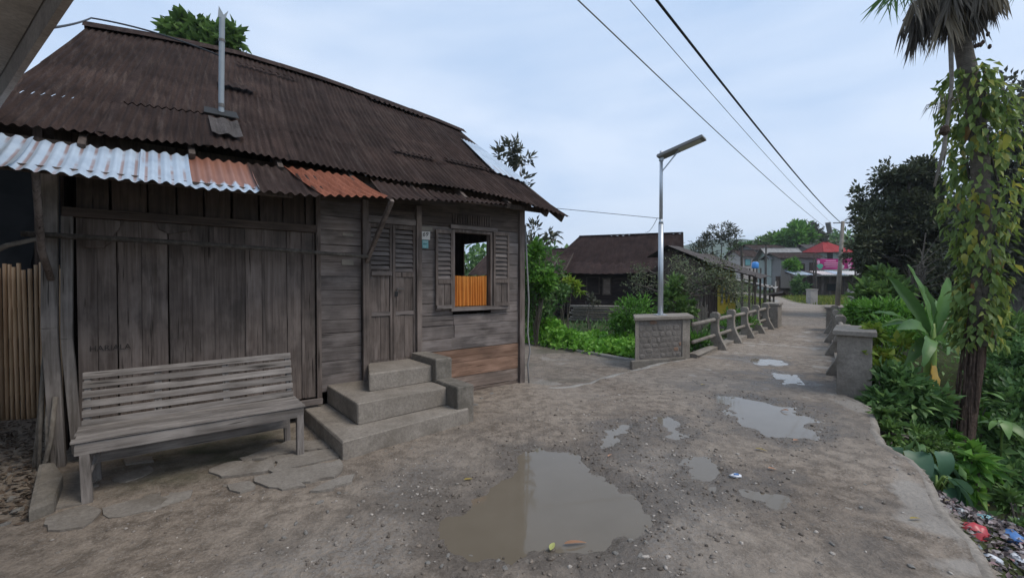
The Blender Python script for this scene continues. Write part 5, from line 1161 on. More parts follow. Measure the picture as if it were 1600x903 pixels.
# far trees
for k, (px, py, Y, rp, n, mt, lab) in enumerate(((1243, 372, 78, 20, 700, 'lf_bright', 'round bright green tree above the village roofs'), (1262, 372, 80, 20, 700, 'lf_grey', 'taller greyish tree beside the round bright tree above the village'), (1215, 384, 90, 18, 500, 'lf_mid', 'low green tree left of the round bright tree on the hill'), (1195, 388, 95, 16, 400, 'lf_mid', 'leftmost low tree on the hill above the village'), (1340, 400, 75, 30, 800, 'lf_mid', 'tree on the rise right of the red roof'), (1165, 400, 85, 16, 400, 'lf_deep', 'dark far tree above the dark village roof'), (1320, 385, 95, 24, 600, 'lf_deep', 'dark tree behind the utility pole top'), (1285, 392, 100, 22, 500, 'lf_grey', 'greyish tree on the skyline above the red roof'))):
    tree('hill_tree', lab, ground_below(px, 430, Y), [bl(px, py, Y, rp, n, .95), bl(px - rp * .5, py + rp * .5, Y, rp * .8, n // 2), bl(px + rp * .5, py + rp * .6, Y, rp * .8, n // 2), bl(px, py + rp * 1.3, Y, rp, n // 2)], mt, 1.2, .6, 30 + k, .3, limbs=2, group='trees on the hill above the village')
shrub('round_bush', 'round clipped green bush in front of the long low village house', [bl(1240, 414, 50, 10, 400), bl(1235, 419, 50, 8, 200)], 'lf_bright', .4, .2, 50)
shrub('roadside_bush', 'dark green bush at the left end of the roadside shed', [bl(1250, 444, 47, 10, 420, 1.2), bl(1247, 455, 47, 9, 260)], 'lf_deep', .35, .16, 51)
shrub('roadside_bush', 'leafy bush between the dark tree and the bridge', [bl(1378, 447, 13, 20, 380), bl(1362, 468, 12.6, 20, 380), bl(1392, 470, 12.5, 22, 420)], 'lf_mid', .3, .13, 52, droop=.25)
k = 12000; xy = np.column_stack([rg.uniform(18, 50, k), rg.uniform(30, 52, k)]); rd = sdist(xy[:, 0], xy[:, 1], ROAD); xy = xy[rd > .1]; k = len(xy)
v, f_, r = leaves(np.column_stack([xy, terrain_h(xy[:, 0], xy[:, 1])]), rg.normal(0, .35, (k, 3)) + [0, 0, 1], rg.normal(0, 1, (k, 3)) + [0, -1, 0], .3, .09, rg)
tag(npmesh('yellow_grass', v, f_, M['grass'], rnd=r, kind='stuff'), 'short yellow-green grass field around the gate piers', 'grass')
# distant belts of woodland on both sides (read as one mass)
def belt(name, pts, h, n, mat, seed, label):
    rg_ = np.random.default_rng(seed); A = np.array(pts, float); s_ = rg_.random(n) * (len(A) - 1); i_ = s_.astype(int); f0 = (s_ - i_)[:, None]; xy_ = A[i_] * (1 - f0) + A[i_ + 1] * f0 + rg_.normal(0, 2.5, (n, 2))
    top = h * (.55 + 1.0 * np.clip(fbm(s_ * 5, s_ * 3, 4, seed) + .5, 0, 1)); z_ = terrain_h(xy_[:, 0], xy_[:, 1]) + top * rg_.random(n) ** .6
    v_, q_, r_ = leaves(np.column_stack([xy_, z_]), rg_.normal(0, 1, (n, 3)), rg_.normal(0, .6, (n, 3)) + [0, 0, 1], .8, .4, rg_); tag(npmesh(name, v_, q_, mat, rnd=r_, kind='stuff'), label, 'woodland')
belt('woodland', [(-30, 40), (0, 44), (14, 50)], 4.2, 9000, M['lf_deep'], 3, 'far green woodland mass behind the dark houses')
belt('woodland', [(40, 30), (48, 40), (52, 60), (50, 90)], 5, 9000, M['lf_dark'], 4, 'dark woodland mass behind the big dark tree')
belt('woodland', [(27, 21), (38, 24), (60, 26)], 3.0, 4000, M['lf_dark'], 5, 'dark thicket behind the low shrubs on the right')
# ---------------- right hand ravine: undergrowth
def ug(name, label, blobs, mat, ll, lw, seed, **k): return shrub(name, label, blobs, mat, ll, lw, seed, **k)
ug('creeper_vine', 'bright yellow-green creeper hanging over the near right bridge pier', [bl(1368, 530, 6.6, 17, 110, 1.2), bl(1378, 565, 6.5, 18, 110, 1.2), bl(1400, 545, 6.9, 22, 120), bl(1352, 560, 6.25, 9, 26)], 'lf_yel', .15, .09, 60, cat='vine', droop=.3)
ug('ferny_bush', 'feathery pale green bush beyond the near right pier', [bl(1385, 490, 9.8, 30, 1100, .5), bl(1350, 488, 10.5, 24, 800, .5), bl(1420, 500, 9.5, 28, 900, .6), bl(1400, 520, 8.6, 30, 700, .6)], 'lf_bright', .17, .05, 61, stems=3)
ug('ferny_bush', 'pale green feathery bush right of the vine covered palm', [bl(1570, 520, 9.5, 40, 1000, .5), bl(1610, 525, 9.5, 40, 900, .5), bl(1545, 535, 9.2, 30, 600, .6)], 'lf_mid', .2, .06, 62, stems=3)
ug('dark_shrub', 'deep green shrub right of the palm trunk at the border', [bl(1580, 575, 7.5, 44, 1300, .8), bl(1560, 610, 7.2, 34, 900), bl(1615, 620, 7, 50, 1300), bl(1590, 640, 6.6, 34, 800)], 'lf_deep', .13, .07, 63)
ug('dark_shrub', 'deep green undergrowth between the pier and the banana stem', [bl(1400, 610, 6.0, 34, 900), bl(1430, 640, 6.1, 36, 900), bl(1380, 630, 5.9, 24, 500), bl(1455, 660, 6.2, 30, 800)], 'lf_deep', .13, .065, 64)
ug('dark_shrub', 'brownish green undergrowth in front of the palm trunk', [bl(1465, 700, 5.6, 26, 600, .8), bl(1440, 690, 5.4, 24, 500), bl(1480, 660, 6.2, 24, 500)], 'lf_mid', .09, .04, 65)
ug('dark_shrub', 'shaded undergrowth behind the palm trunk towards the right border', [bl(1540, 680, 6.8, 34, 800), bl(1590, 700, 6.2, 40, 900), bl(1545, 735, 6.3, 30, 600), bl(1600, 750, 5.4, 36, 700)], 'lf_deep', .12, .06, 66)
ug('leafy_weed', 'fresh green weed beside the palm trunk foot', [bl(1528, 640, 6.6, 15, 60)], 'lf_bright', .2, .11, 67, cat='weeds', droop=.2)
ug('leafy_weed', 'bright green weed at the left of the palm trunk foot', [bl(1485, 690, 5.7, 15, 170)], 'lf_bright', .10, .05, 68, cat='weeds', droop=.2)
ug('leafy_weed', 'hanging bright leaves at the palm foot above the litter', [bl(1518, 725, 5.2, 17, 70, 1.2), bl(1530, 755, 5.0, 15, 50)], 'lf_bright', .19, .10, 69, cat='weeds', droop=.35)
ug('leafy_weed', 'green weeds along the bottom of the concrete road edge', [bl(1385, 655, 5.3, 14, 160), bl(1400, 680, 5.1, 14, 150)], 'lf_mid', .11, .06, 70, cat='weeds', droop=.2)
ug('leafy_weed', 'weeds at the right border beside the litter slope', [bl(1590, 790, 4.4, 18, 120), bl(1600, 840, 4.0, 14, 70)], 'lf_mid', .12, .07, 71, cat='weeds', droop=.2)
k = 9000; xy = np.column_stack([rg.uniform(3.6, 17, k), rg.uniform(3.5, 15, k)]); rd = sdist(xy[:, 0], xy[:, 1], ROAD)
xy = xy[(rd > .25) & ~((np.abs(xy[:, 0] - 4.2) < .9) & (xy[:, 1] < 4.7))]; k = len(xy); c = np.column_stack([xy, terrain_h(xy[:, 0], xy[:, 1]) + rg.random(k) ** 1.3 * np.clip(.25 + .05 * xy[:, 1], .2, .7)])
v, f_, r = leaves(c, rg.normal(0, 1, (k, 3)) + [0, 0, .4], rg.normal(0, .6, (k, 3)) + [0, 0, 1], .19, .085, rg)
tag(npmesh('undergrowth', v, f_, M['lf_deep'], rnd=r, kind='stuff'), 'dense low green undergrowth filling the ravine right of the road', 'undergrowth')
# ---- leaf meshes used one by one
def leafmesh(name, L, Wd, mat, curl=.35, nseg=6, tipp=1.5, cup=.18, lobe=0, thick=0):
    """a broad leaf hanging from its base at the origin: runs along +x, bends down, folded along the midrib"""
    vs = []; fs = []
    for i in range(nseg + 1):
        t = i / nseg; w = Wd * .5 * (math.sin(math.pi * min(1, t ** .75 * .98 + .02)) ** (.8)) * (1 - .25 * t) + .002
        if lobe: w = Wd * .5 * (1 - (t - .28) ** 2 / .55) ** .5 * (1 if t > .03 else .5) if t < .98 else .004
        a = curl * t * 1.6; x = L * t * math.cos(a * .6); z = -L * t * math.sin(a * .75)
        vs += [(x, -w, z + cup * w), (x, 0, z), (x, w, z + cup * w)]
    for i in range(nseg):
        for k in range(2): fs.append((i * 3 + k, i * 3 + k + 1, i * 3 + k + 4, i * 3 + k + 3))
    me = bpy.data.meshes.new(name); me.from_pydata(vs, [], fs); me.materials.append(M[mat]); me.shade_smooth(); return me
def place(name, me, parent, p, d, roll=0, sc=1):
    o = bpy.data.objects.new(name, me); link(o, parent); d = Vector(d).normalized(); q = d.to_track_quat('X', 'Z')
    o.rotation_mode = 'QUATERNION'; o.rotation_quaternion = q @ Matrix.Rotation(roll, 4, 'X').to_quaternion(); o.location = p; o.scale = (sc, sc, sc); return o
# ---- palm with climbing vine
pp = [at(1496, 748, 5.95), at(1508, 680, 5.95), at(1517, 620, 6), at(1526, 540, 6.02), at(1532, 440, 6.05), at(1534, 340, 6.05), at(1531, 240, 6.05), at(1523, 170, 6.05), at(1511, 105, 6.05), at(1500, 50, 6.05), at(1493, 0, 6.05), at(1490, -40, 6.05)]
base = Vector(pp[0]); PT = thing('palm_tree', 'tall leaning palm with ringed trunk and drooping dry fronds on the right', 'palm tree', base)
q = [Vector(p) - base for p in pp]
MB().tube([q[0] - Vector((0, 0, .5)), q[0], q[1], q[2], q[3], q[4]], [.16, .13, .10, .098, .097, .094], 14, wob=.10).build('trunk_base', M['barkroot'], PT, smooth=True)
ring = MB(); pts = []; rad = []
for i in range(3, len(q) - 1):
    for s_ in range(4):
        t_ = s_ / 4; pts.append(q[i].lerp(q[i + 1], t_)); rad.append((.108 - .0015 * i) * (1.05 if s_ == 0 else .985))
ring.tube(pts, rad, 12); ring.build('trunk', M['palmbark'], PT, smooth=True)
m = MB(); rr = random.Random(3)
for k in range(46):
    a = rr.uniform(0, 6.28); z0 = rr.uniform(0, 1.3); i = min(2, int(z0 / .55)); c0 = q[0].lerp(q[3], min(1, z0 / 1.5)); r0 = .102
    m.tube([c0 + Vector((math.cos(a) * r0, math.sin(a) * r0, 0)), c0 + Vector((math.cos(a + .15) * r0 * 1.02, math.sin(a + .15) * r0 * 1.02, .35)), c0 + Vector((.03 + math.cos(a + .1) * r0 * .85, math.sin(a + .1) * r0 * .85, .75))], [.014, .011, .006], 5)
m.build('aerial_root', M['barkroot'], PT)
crown = Vector(at(1492, -25, 6.05)) - base; rr = random.Random(21)
def frond(az_, elev, L, droop_, n, ll, dry, hang):
    d = Vector((math.cos(az_), math.sin(az_), 0)); pts = []
    for i in range(9):
        t = i / 8; pts.append(crown + d * (L * t * math.cos(elev * (1 - t * .6))) + Vector((0, 0, L * (math.sin(elev) * t - droop_ * t * t))))
    m = MB(); m.tube(pts, [.022 * (1 - .8 * i / 8) + .003 for i in range(9)], 5); side = d.cross(Vector((0, 0, 1)))
    for i in range(n):
        t = .10 + .9 * i / n; f0 = t * 8; a = min(7, int(f0)); p = pts[a].lerp(pts[a + 1], f0 - a)
        for sgn in (-1, 1):
            l = ll * (1 - .45 * abs(t - .45)) * rr.uniform(.75, 1.15); dd = (side * sgn * rr.uniform(.15, .55) + d * rr.uniform(.0, .35) + Vector((0, 0, -hang + rr.uniform(-.3, .2)))).normalized()
            n2 = dd.cross(Vector((rr.gauss(0, 1), rr.gauss(0, 1), rr.gauss(0, 1)))).normalized(); w = rr.uniform(.012, .022); mid = p + dd * l * .45 + Vector((0, 0, -.02)); e_ = p + dd * l + Vector((rr.uniform(-.03, .03), rr.uniform(-.03, .03), -.10 * l))
            m.add([p, mid + n2 * w, e_, mid - n2 * w], [(0, 1, 2), (0, 2, 3)])
    o = m.build('frond', M['lf_dry' if dry else 'lf_deep'], PT); at_ = o.data.attributes.new('rnd', 'FLOAT', 'POINT'); at_.data.foreach_set('value', np.repeat(np.clip(RNG.normal(.45, .22), 0, 1) + RNG.normal(0, .08, len(o.data.vertices)), 1).astype(np.float32)); return o
for az_, el, L, dr, n, ll, dry, hang in ((3.1, .2, .62, 1.2, 34, .72, 1, 1.5), (3.7, .1, .5, 1.3, 34, .75, 1, 1.6), (4.3, .2, .34, 1.3, 34, .75, 1, 1.8), (2.6, .3, .5, 1.2, 30, .7, 1, 1.5), (4.9, .1, .28, 1.3, 30, .7, 1, 1.8), (5.6, .2, .42, 1.1, 30, .62, 1, 1.6), (.2, .2, .5, 1.1, 30, .6, 1, 1.5), (.9, .3, .45, 1.1, 26, .6, 1, 1.5), (3.3, .5, .85, .9, 26, .55, 1, 1.1), (2.9, .3, .72, 1.0, 26, .6, 1, 1.3), (3.9, .4, .62, 1.05, 24, .55, 1, 1.3), (4.6, .5, .5, 1.1, 24, .6, 1, 1.4), (3.0, .8, .5, 1.2, 22, .55, 1, 1.4), (5.3, .3, .55, 1.0, 24, .5, 1, 1.3), (-.1, .5, .62, .95, 26, .48, 1, 1.2), (.5, .4, .6, .9, 24, .48, 1, 1.2), (1.6, .6, .7, .9, 24, .5, 1, 1.1), (5.9, .7, .6, 1.0, 24, .5, 1, 1.2), (3.5, 1.1, 1.5, .6, 30, .6, 0, .5), (.2, 1.1, 1.5, .6, 30, .6, 0, .5), (1.5, 1.2, 1.5, .5, 30, .6, 0, .5), (4.8, 1.1, 1.4, .6, 30, .6, 0, .5)): frond(az_, el, L * (.82 if dry else 1), dr, n + 8, ll, dry, hang)
def rel(px, py, Y): return Vector(at(px, py, Y)) - base
MB().tube([rel(1492, 10, 6.02), rel(1485, 55, 5.95), rel(1486, 90, 5.93), rel(1487, 130, 5.9), rel(1482, 180, 5.88), rel(1474, 235, 5.86), rel(1460, 292, 5.84)], [.03, .028, .026, .022, .020, .022, .014], 7).tube([rel(1479, 200, 5.86), rel(1478, 235, 5.85), rel(1473, 268, 5.85)], [.01, .01, .006], 6).build('hanging_stem', M['barkpale'], PT, smooth=True)
m = MB(); rr = random.Random(8); c0 = rel(1478, 165, 5.87)
for k in range(34):
    a = rr.uniform(0, 6.28); d = Vector((math.cos(a) * rr.uniform(.3, 1), math.sin(a) * .6, rr.uniform(.0, .7))).normalized(); l = rr.uniform(.10, .2); p1 = c0 + d * l; p2 = p1 + Vector((d.x * .08, d.y * .06, -rr.uniform(.12, .24))); w = Vector((.012, .008, 0))
    m.add([c0, p1 + w, p1 - w, p2], [(0, 1, 2), (2, 1, 3)])
o = m.build('dry_tuft', M['lf_dry'], PT); a_ = o.data.attributes.new('rnd', 'FLOAT', 'POINT'); a_.data.foreach_set('value', RNG.random(len(o.data.vertices)).astype(np.float32))
MB().tube([rel(1476, 196, 5.86), rel(1476, 200, 5.86), rel(1476, 207, 5.86), rel(1477, 212, 5.86)], [.02, .055, .055, .02], 9, wob=.2).build('fruit_bunch', M['barkroot'], PT)
rr = random.Random(6); fr = None
for k in range(9):
    p = rel(1525 + rr.uniform(-12, 30), 30 + rr.uniform(0, 48), 6.0)
    if fr is None: fr = MB().tube([(0, 0, 0), (0, 0, -.015), (0, 0, -.05), (0, 0, -.065)], [.006, .02, .02, .006], 6).build('fruit', M['barkroot'], PT); o = fr
    else: o = copyobj(fr, PT)
    o.location = p
VT = thing('climbing_vine', 'large leaved yellow-green vine climbing the leaning palm trunk', 'vine', base)
LM = {k: [leafmesh('vine_leaf', L, W_, mt, c, cup=.25) for L, W_, c in ((.25, .12, .5), (.20, .10, .3), (.29, .135, .7))] for k, mt in (('g', 'vl_g'), ('d', 'vl_d'), ('y', 'vl_y'), ('o', 'vl_o'))}
path = [(p - base) for p in (Vector(x_) for x_ in pp[3:9])]; rr = random.Random(4)
def along(t): i = min(len(path) - 2, int(t * (len(path) - 1))); return path[i].lerp(path[i + 1], t * (len(path) - 1) - i)
stems = [(rr.uniform(0, 6.28), rr.uniform(.02, .98)) for _ in range(46)]; m = MB(); cnt = 0
for a, t in stems:
    c0 = along(t); wd = .10 + .12 * math.sin(min(1, (1.0 - t) * 1.35) * 3.0); out = Vector((math.cos(a), math.sin(a), 0)); e_ = c0 + out * (wd + .05) + Vector((0, 0, rr.uniform(-.05, .15)))
    m.tube([c0 + out * .08 - Vector((0, 0, .1)), c0 + out * (wd * .6) + Vector((0, 0, .08)), e_], [.010, .008, .005], 5)
    n = rr.randint(4, 7) if t < .85 else rr.randint(1, 3)
    for _ in range(n):
        if cnt >= 298: break
        s_ = rr.uniform(.05, 1.0); p = (c0 + out * .08).lerp(e_, s_) + Vector((rr.gauss(0, .05), rr.gauss(0, .05), rr.gauss(0, .06)))
        d = out * rr.uniform(.1, .9) + Vector((rr.gauss(0, .35), rr.gauss(0, .35), -rr.uniform(.7, 2.0)))
        kk = rr.random(); col = 'y' if kk < .27 else 'o' if kk < .31 else 'd' if kk < .58 else 'g'
        place('leaf', rr.choice(LM[col]), VT, p, d, rr.uniform(-.6, .6), rr.uniform(.5, .92)); cnt += 1
m.tube([along(i / 14) + Vector((.13 * math.cos(i * .9), -.13 + .05 * math.sin(i), 0)) for i in range(15)], .012, 5).tube([along(i / 14) + Vector((-.13 * math.cos(i * .7), -.12 * math.sin(i * .7), 0)) for i in range(14)], .010, 5); m.build('stem', M['bark'], VT)
rv = np.random.default_rng(77); k = 1500; tt = rv.random(k) ** 1.1; cc_ = np.array([tuple(along(min(.999, t))) for t in tt]); aa = rv.uniform(0, 6.283, k); wd = (.12 + .20 * np.sin(np.clip((1 - tt) * 1.35, 0, 1) * 3.0)) * rv.random(k) ** .5 + .1
wd *= .75 + .8 * np.clip(fbm(tt * 9, aa * .9, 2, 5) + .4, 0, 1); od = np.column_stack([np.cos(aa), np.sin(aa), np.zeros(k)])
v, f_, r = leaves(cc_ + od * wd[:, None], od * .5 + rv.normal(0, .35, (k, 3)) + [0, 0, -.9], od + rv.normal(0, .4, (k, 3)) + [0, 0, .4], .145, .062, rv, np.clip(rv.normal(.4, .28, k), 0, 1), droop=.15)
npmesh('small_leaves', v, f_, M['lf_vine'], VT, r, kind='stuff')
# ---- banana plant
bb = ground_below(1447, 640, 7.0); BP = thing('banana_plant', 'young banana plant with long upright pale green leaves behind the palm', 'banana plant', bb)
top = Vector(at(1455, 540, 7.0)) - bb
MB().tube([(0, 0, -.2), tuple(top * .5), tuple(top), tuple(top + Vector((.02, 0, .35)))], [.10, .085, .07, .03], 10).build('stem', M['vl_g'], BP, smooth=True)
def bleaf(p0, tip, Wd, mat, sag=.0, nm='leaf', name='ban', tw=0.0):
    p0, p1 = Vector(p0), Vector(tip); L = (p1 - p0).length; d = (p1 - p0).normalized(); n = 12; vs = []; fs = []; side = d.cross(Vector((.15, -1, .1))).normalized(); side = (Matrix.Rotation(tw, 3, d) @ side); nr = side.cross(d)
    for i in range(n + 1):
        t = i / n; c = p0.lerp(p1, t) + Vector((0, 0, sag * L * math.sin(t * 2.4) * (1 - .2 * t))) + nr * .05 * math.sin(t * 3)
        w = .012 if t < .16 else Wd * .5 * math.sin(math.pi * min(1, .12 + .86 * (t - .16) / .84)) ** .6
        for s_ in (-1, -.5, 0, .5, 1): vs.append(c + side * w * s_ + nr * (abs(s_) * w * .35 + .012 * math.sin(i * 2.1 + s_ * 3) * abs(s_)))
    for i in range(n):
        for k in range(4): fs.append((i * 5 + k, i * 5 + k + 1, i * 5 + k + 6, i * 5 + k + 5))
    m = MB().add(vs, fs); o = m.build(nm, M[mat], BP, smooth=True); return o
def rb(px, py, Y): return Vector(at(px, py, Y)) - bb
c0 = top + Vector((0, 0, .05))
for (px, py, Y, W_, mt, sg, tw) in ((1417, 416, 6.9, .21, 'ban', .03, .5), (1388, 436, 6.8, .19, 'ban', .05, -.2), (1366, 500, 6.5, .13, 'ban', .13, 1.0), (1440, 446, 7.3, .20, 'ban', .02, .9), (1480, 436, 7.2, .19, 'ban', .03, -.3), (1532, 424, 7.0, .22, 'ban', .05, .2), (1400, 530, 6.5, .19, 'ban', .24, .5), (1496, 488, 7.4, .2, 'ban', .12, -.6), (1412, 585, 6.6, .21, 'ban', .28, .2), (1376, 522, 6.7, .12, 'ban', .17, .9), (1460, 470, 7.5, .2, 'ban', .04, .1), (1478, 560, 6.6, .2, 'ban', .22, -.2), (1440, 590, 6.4, .19, 'ban', .3, .4)):
    bleaf(c0 + Vector((random.uniform(-.03, .03), random.uniform(-.03, .03), random.uniform(-.1, .1))), rb(px, py, Y), W_, mt, sg, tw=tw)
bleaf(c0 - Vector((0, 0, .25)), rb(1452, 640, 6.7), .16, 'bandry', .02)
bleaf(c0 - Vector((0, 0, .3)), rb(1440, 655, 6.7), .12, 'bandry', .04)
# ---- taro plants with big arrow leaves below the road edge; bright broad leaves right
TL = [leafmesh('taro_leaf', L, W_, 'taro', c, 8, cup=.3, lobe=1) for L, W_, c in ((.36, .28, .5), (.30, .23, .8), (.24, .2, .3))]
for k, (px, py, Y, n, lab) in enumerate(((1418, 715, 4.9, 8, 'taro clump with big blue-green leaves just below the concrete road edge'), (1462, 765, 4.5, 8, 'second taro clump lower down the slope towards the litter'), (1450, 718, 5.1, 5, 'small taro clump between the road edge and the palm foot'))):
    b = ground_below(px, py, Y); t = thing('taro_plant', lab, 'plant', b); c0 = Vector(at(px, py, Y)) - b; rr = random.Random(k); m = MB()
    for i in range(n):
        a = rr.uniform(0, 6.28); p = c0 + Vector((math.cos(a) * rr.uniform(.05, .22), math.sin(a) * rr.uniform(.05, .22), rr.uniform(-.08, .14))); m.tube([(rr.uniform(-.04, .04), rr.uniform(-.04, .04), 0), tuple(p * .6 + Vector((0, 0, .1))), tuple(p)], [.014, .011, .007], 6)
        place('leaf', rr.choice(TL), t, p, (math.cos(a) * .8, math.sin(a) * .8 - .25, -rr.uniform(.3, .9)), rr.uniform(-.3, .3), rr.uniform(.75, 1.1))
    m.build('stem', M['vl_g'], t, smooth=True)
BLm = [leafmesh('broad_leaf', L, W_, 'brightleaf', c, 7, cup=.25) for L, W_, c in ((.30, .14, .5), (.24, .12, .7))]
for k, (px, py, Y, n, lab) in enumerate(((1565, 665, 5.9, 9, 'bright broad-leaved plant right of the palm trunk'), (1535, 625, 6.6, 6, 'small broad-leaved plant touching the palm trunk on its right'), (1335, 545 + 30, 6.2, 0, ''))):
    if not n: continue
    b = ground_below(px, py, Y); t = thing('broad_leaved_plant', lab, 'plant', b); c0 = Vector(at(px, py, Y)) - b; rr = random.Random(k + 9)
    MB().tube([(0, 0, -.1), tuple(c0)], [.02, .01], 6).build('stem', M['vl_g'], t)
    for i in range(n): a = i * 2.4; place('leaf', rr.choice(BLm), t, c0 + Vector((0, 0, rr.uniform(-.1, .1))), (math.cos(a), math.sin(a), rr.uniform(-.2, .8)), rr.uniform(-.3, .3), rr.uniform(.8, 1.1))
# small building glimpsed behind the vine on the right
SB = thing('garden_shed', 'small shed with pale tin roof half hidden behind the vine on the right', 'shed', at(1490, 470, 22) * 1, R(-12)); SB.location.z = -.3
MB().box(0, 4.6, 0, 2.4, -.5, 1.3).build('wall', M['houseblack'], SB)
MB().box(2.9, 3.6, -.05, 0, -.5, 1.3).build('brick_pillar', M['stone'], SB)
def P(a, b): return (-.5 + 5.6 * a, 2.6 - 3.2 * b, 2.9 - 1.0 * b)
sheet('roof', P, 24, 2, .02, M['galva'], SB)
# ================================================================== LOOSE THINGS ON THE GROUND
def lumps(name, n, sampler, smin, smax, mat, seed, label, cat, flat_=.6):
    rg_ = np.random.default_rng(seed); ico = bmesh.new(); bmesh.ops.create_icosphere(ico, subdivisions=1, radius=1); V = np.array([tuple(v.co) for v in ico.verts]); F = np.array([[v.index for v in f.verts] for f in ico.faces]); ico.free()
    xy_ = sampler(rg_, n); n = len(xy_); s_ = smin + (smax - smin) * rg_.random(n) ** 3.2
    v = V[None] * (1 + rg_.uniform(-.35, .35, (n, len(V), 1))) * (s_[:, None, None] * rg_.uniform(.55, 1.35, (n, 1, 3))); v[:, :, 2] *= flat_
    v[:, :, 0] += xy_[:, None, 0]; v[:, :, 1] += xy_[:, None, 1]; v[:, :, 2] += (road_h(xy_[:, 0], xy_[:, 1]) + s_ * .15)[:, None]
    f = (F[None] + np.arange(n)[:, None, None] * len(V)).reshape(-1, 3); o = npmesh(name, v.reshape(-1, 3), f, mat, kind='stuff', rnd=np.repeat(rg_.random(n), len(V))); return tag(o, label, cat)
def stonemat(name, lo, hi, rough=.85):
    t = NT(name); r = t.attr('rnd'); c = t.ramp(r, [(0, lo), (.75, hi), (1, tuple(min(.7, x * 1.5) for x in hi))]); f = t.noise(t.coord(), 60, 3, .7); c = t.mix(t.ramp(f, [(.35, .5), (.6, 0.)]), c, tuple(x * .6 for x in lo)); t.bump(f, .002, .5); return t.fin(c, rough, .3)
M['gravel'] = stonemat('gravel_bits', (.14, .115, .095), (.36, .32, .28)); M['mudlump'] = stonemat('mud_lumps', (.085, .068, .053), (.19, .155, .125), .6)
def inroad(xy_): return xy_[(sdist(xy_[:, 0], xy_[:, 1], ROAD) < -.03) & (pud_sd(xy_[:, 0], xy_[:, 1]) > .08) & ~((-xy_[:, 0] * .618 + xy_[:, 1] * .786 > 4.2) & (xy_[:, 0] * .786 + xy_[:, 1] * .618 > -.9) & (xy_[:, 0] * .786 + xy_[:, 1] * .618 < 4.6))]
def s_grav(r, n):
    xy_ = np.column_stack([r.uniform(-3, 4.6, n * 5), r.uniform(1.9, 7.5, n * 5)]); p = .10 + .9 * grav_a(xy_[:, 0], xy_[:, 1]) + .25 * (fbm(xy_[:, 0] * 1.5, xy_[:, 1] * 1.5, 3, 5) > .08); return inroad(xy_[r.random(n * 5) < p * .5])[:n]
lumps('gravel', 9000, s_grav, .002, .017, M['gravel'], 1, 'small grey gravel scattered over the muddy dirt road', 'gravel')
def s_mud(r, n):
    xy_ = np.column_stack([r.uniform(-.8, 3.9, n * 9), r.uniform(2.4, 6.6, n * 9)]); d = pud_sd(xy_[:, 0], xy_[:, 1]); return xy_[(r.random(n * 9) < np.exp(-np.abs(d - .10) / .16) * .55) & (d > -.30)][:n]
lumps('mud_lumps', 2300, s_mud, .003, .017, M['mudlump'], 2, 'dark wet mud lumps round the puddles', 'mud', .75)
k = 2600; u_ = rg.uniform(-2.6, -.72, k); v_ = rg.uniform(4.3, 7.4, k); xy = np.column_stack([u_ * .786 - v_ * .618, u_ * .618 + v_ * .786])
v, f_, r = leaves(np.column_stack([xy, road_h(xy[:, 0], xy[:, 1]) + rg.uniform(.004, .03, k)]), rg.normal(0, 1, (k, 3)) * [1, 1, .25], rg.normal(0, .25, (k, 3)) + [0, 0, 1], .07, .03, rg)
M['litterleaf'] = leaf('dead_leaf_litter', (.05, .035, .025), (.12, .085, .06), (.2, .16, .12), .05, .9)
tag(npmesh('leaf_litter', v, f_, M['litterleaf'], rnd=r, kind='stuff'), 'brown dead leaf litter on the yard in front of the bamboo fence', 'leaf litter')
# bigger stones, one by one
SM = []
for k in range(5):
    bm = bmesh.new(); bmesh.ops.create_icosphere(bm, subdivisions=2, radius=1); rr = random.Random(k)
    for _ in range(7):
        n_ = Vector((rr.gauss(0, 1), rr.gauss(0, 1), rr.gauss(0, 1))).normalized(); h_ = rr.uniform(.5, .85)
        for v in bm.verts:
            dd = v.co.dot(n_) - h_
            if dd > 0: v.co -= n_ * dd
    me = bpy.data.meshes.new('stone'); bm.to_mesh(me); bm.free(); me.materials.append(M['pebble']); SM.append(me)
rr = random.Random(12)
def stone(px, py, r_, label, group):
    p = G(px, py); o = bpy.data.objects.new('stone', rr.choice(SM)); link(o); z = float(road_h(np.array([p.x]), np.array([p.y]))[0]); o.location = (p.x, p.y, z + r_ * .12); o.scale = (r_ * rr.uniform(.9, 1.4), r_ * rr.uniform(.6, 1), r_ * rr.uniform(.4, .6)); o.rotation_euler = (rr.uniform(-.2, .2), rr.uniform(-.2, .2), rr.uniform(0, 6)); tag(o, label, 'stone', group)
for q in ((462, 818), (478, 832), (512, 800), (444, 840), (546, 808), (588, 886), (500, 786), (560, 790), (608, 856), (620, 792), (530, 770), (416, 822)): stone(*q, rr.uniform(.016, .028), 'pale grey stone lying loose between the bench and the large puddle', 'loose stones between bench and puddle')
for q in ((668, 880), (690, 884), (735, 862), (790, 884), (640, 862), (700, 866), (778, 872)): stone(*q, rr.uniform(.014, .024), 'grey stone at the near edge of the large puddle', 'stones at the near edge of the large puddle')
for q in ((1010, 846), (1000, 868), (962, 862), (1040, 830), (985, 842)): stone(*q, rr.uniform(.016, .026), 'wet dark stone right of the large puddle', 'wet stones right of the large puddle')
for q in ((1380, 690), (1402, 735), (1346, 792), (1388, 842), (1424, 884), (1352, 756), (1300, 850)): stone(*q, rr.uniform(.012, .022), 'small pale stone on the right side of the road near the concrete edge', 'pale stones near the road edge')
for q, l_ in (((12, 745), 'farthest grey stone on the leaf litter, nearest the bamboo fence'), ((5, 822), 'grey stone on the leaf litter at the left picture border'), ((28, 802), 'grey stone lying close beside the mossy kerb stone'), ((18, 782), 'middle grey stone of the three on the leaf litter by the kerb stone')): stone(*q, rr.uniform(.025, .05), l_, 'stones on the yard litter')
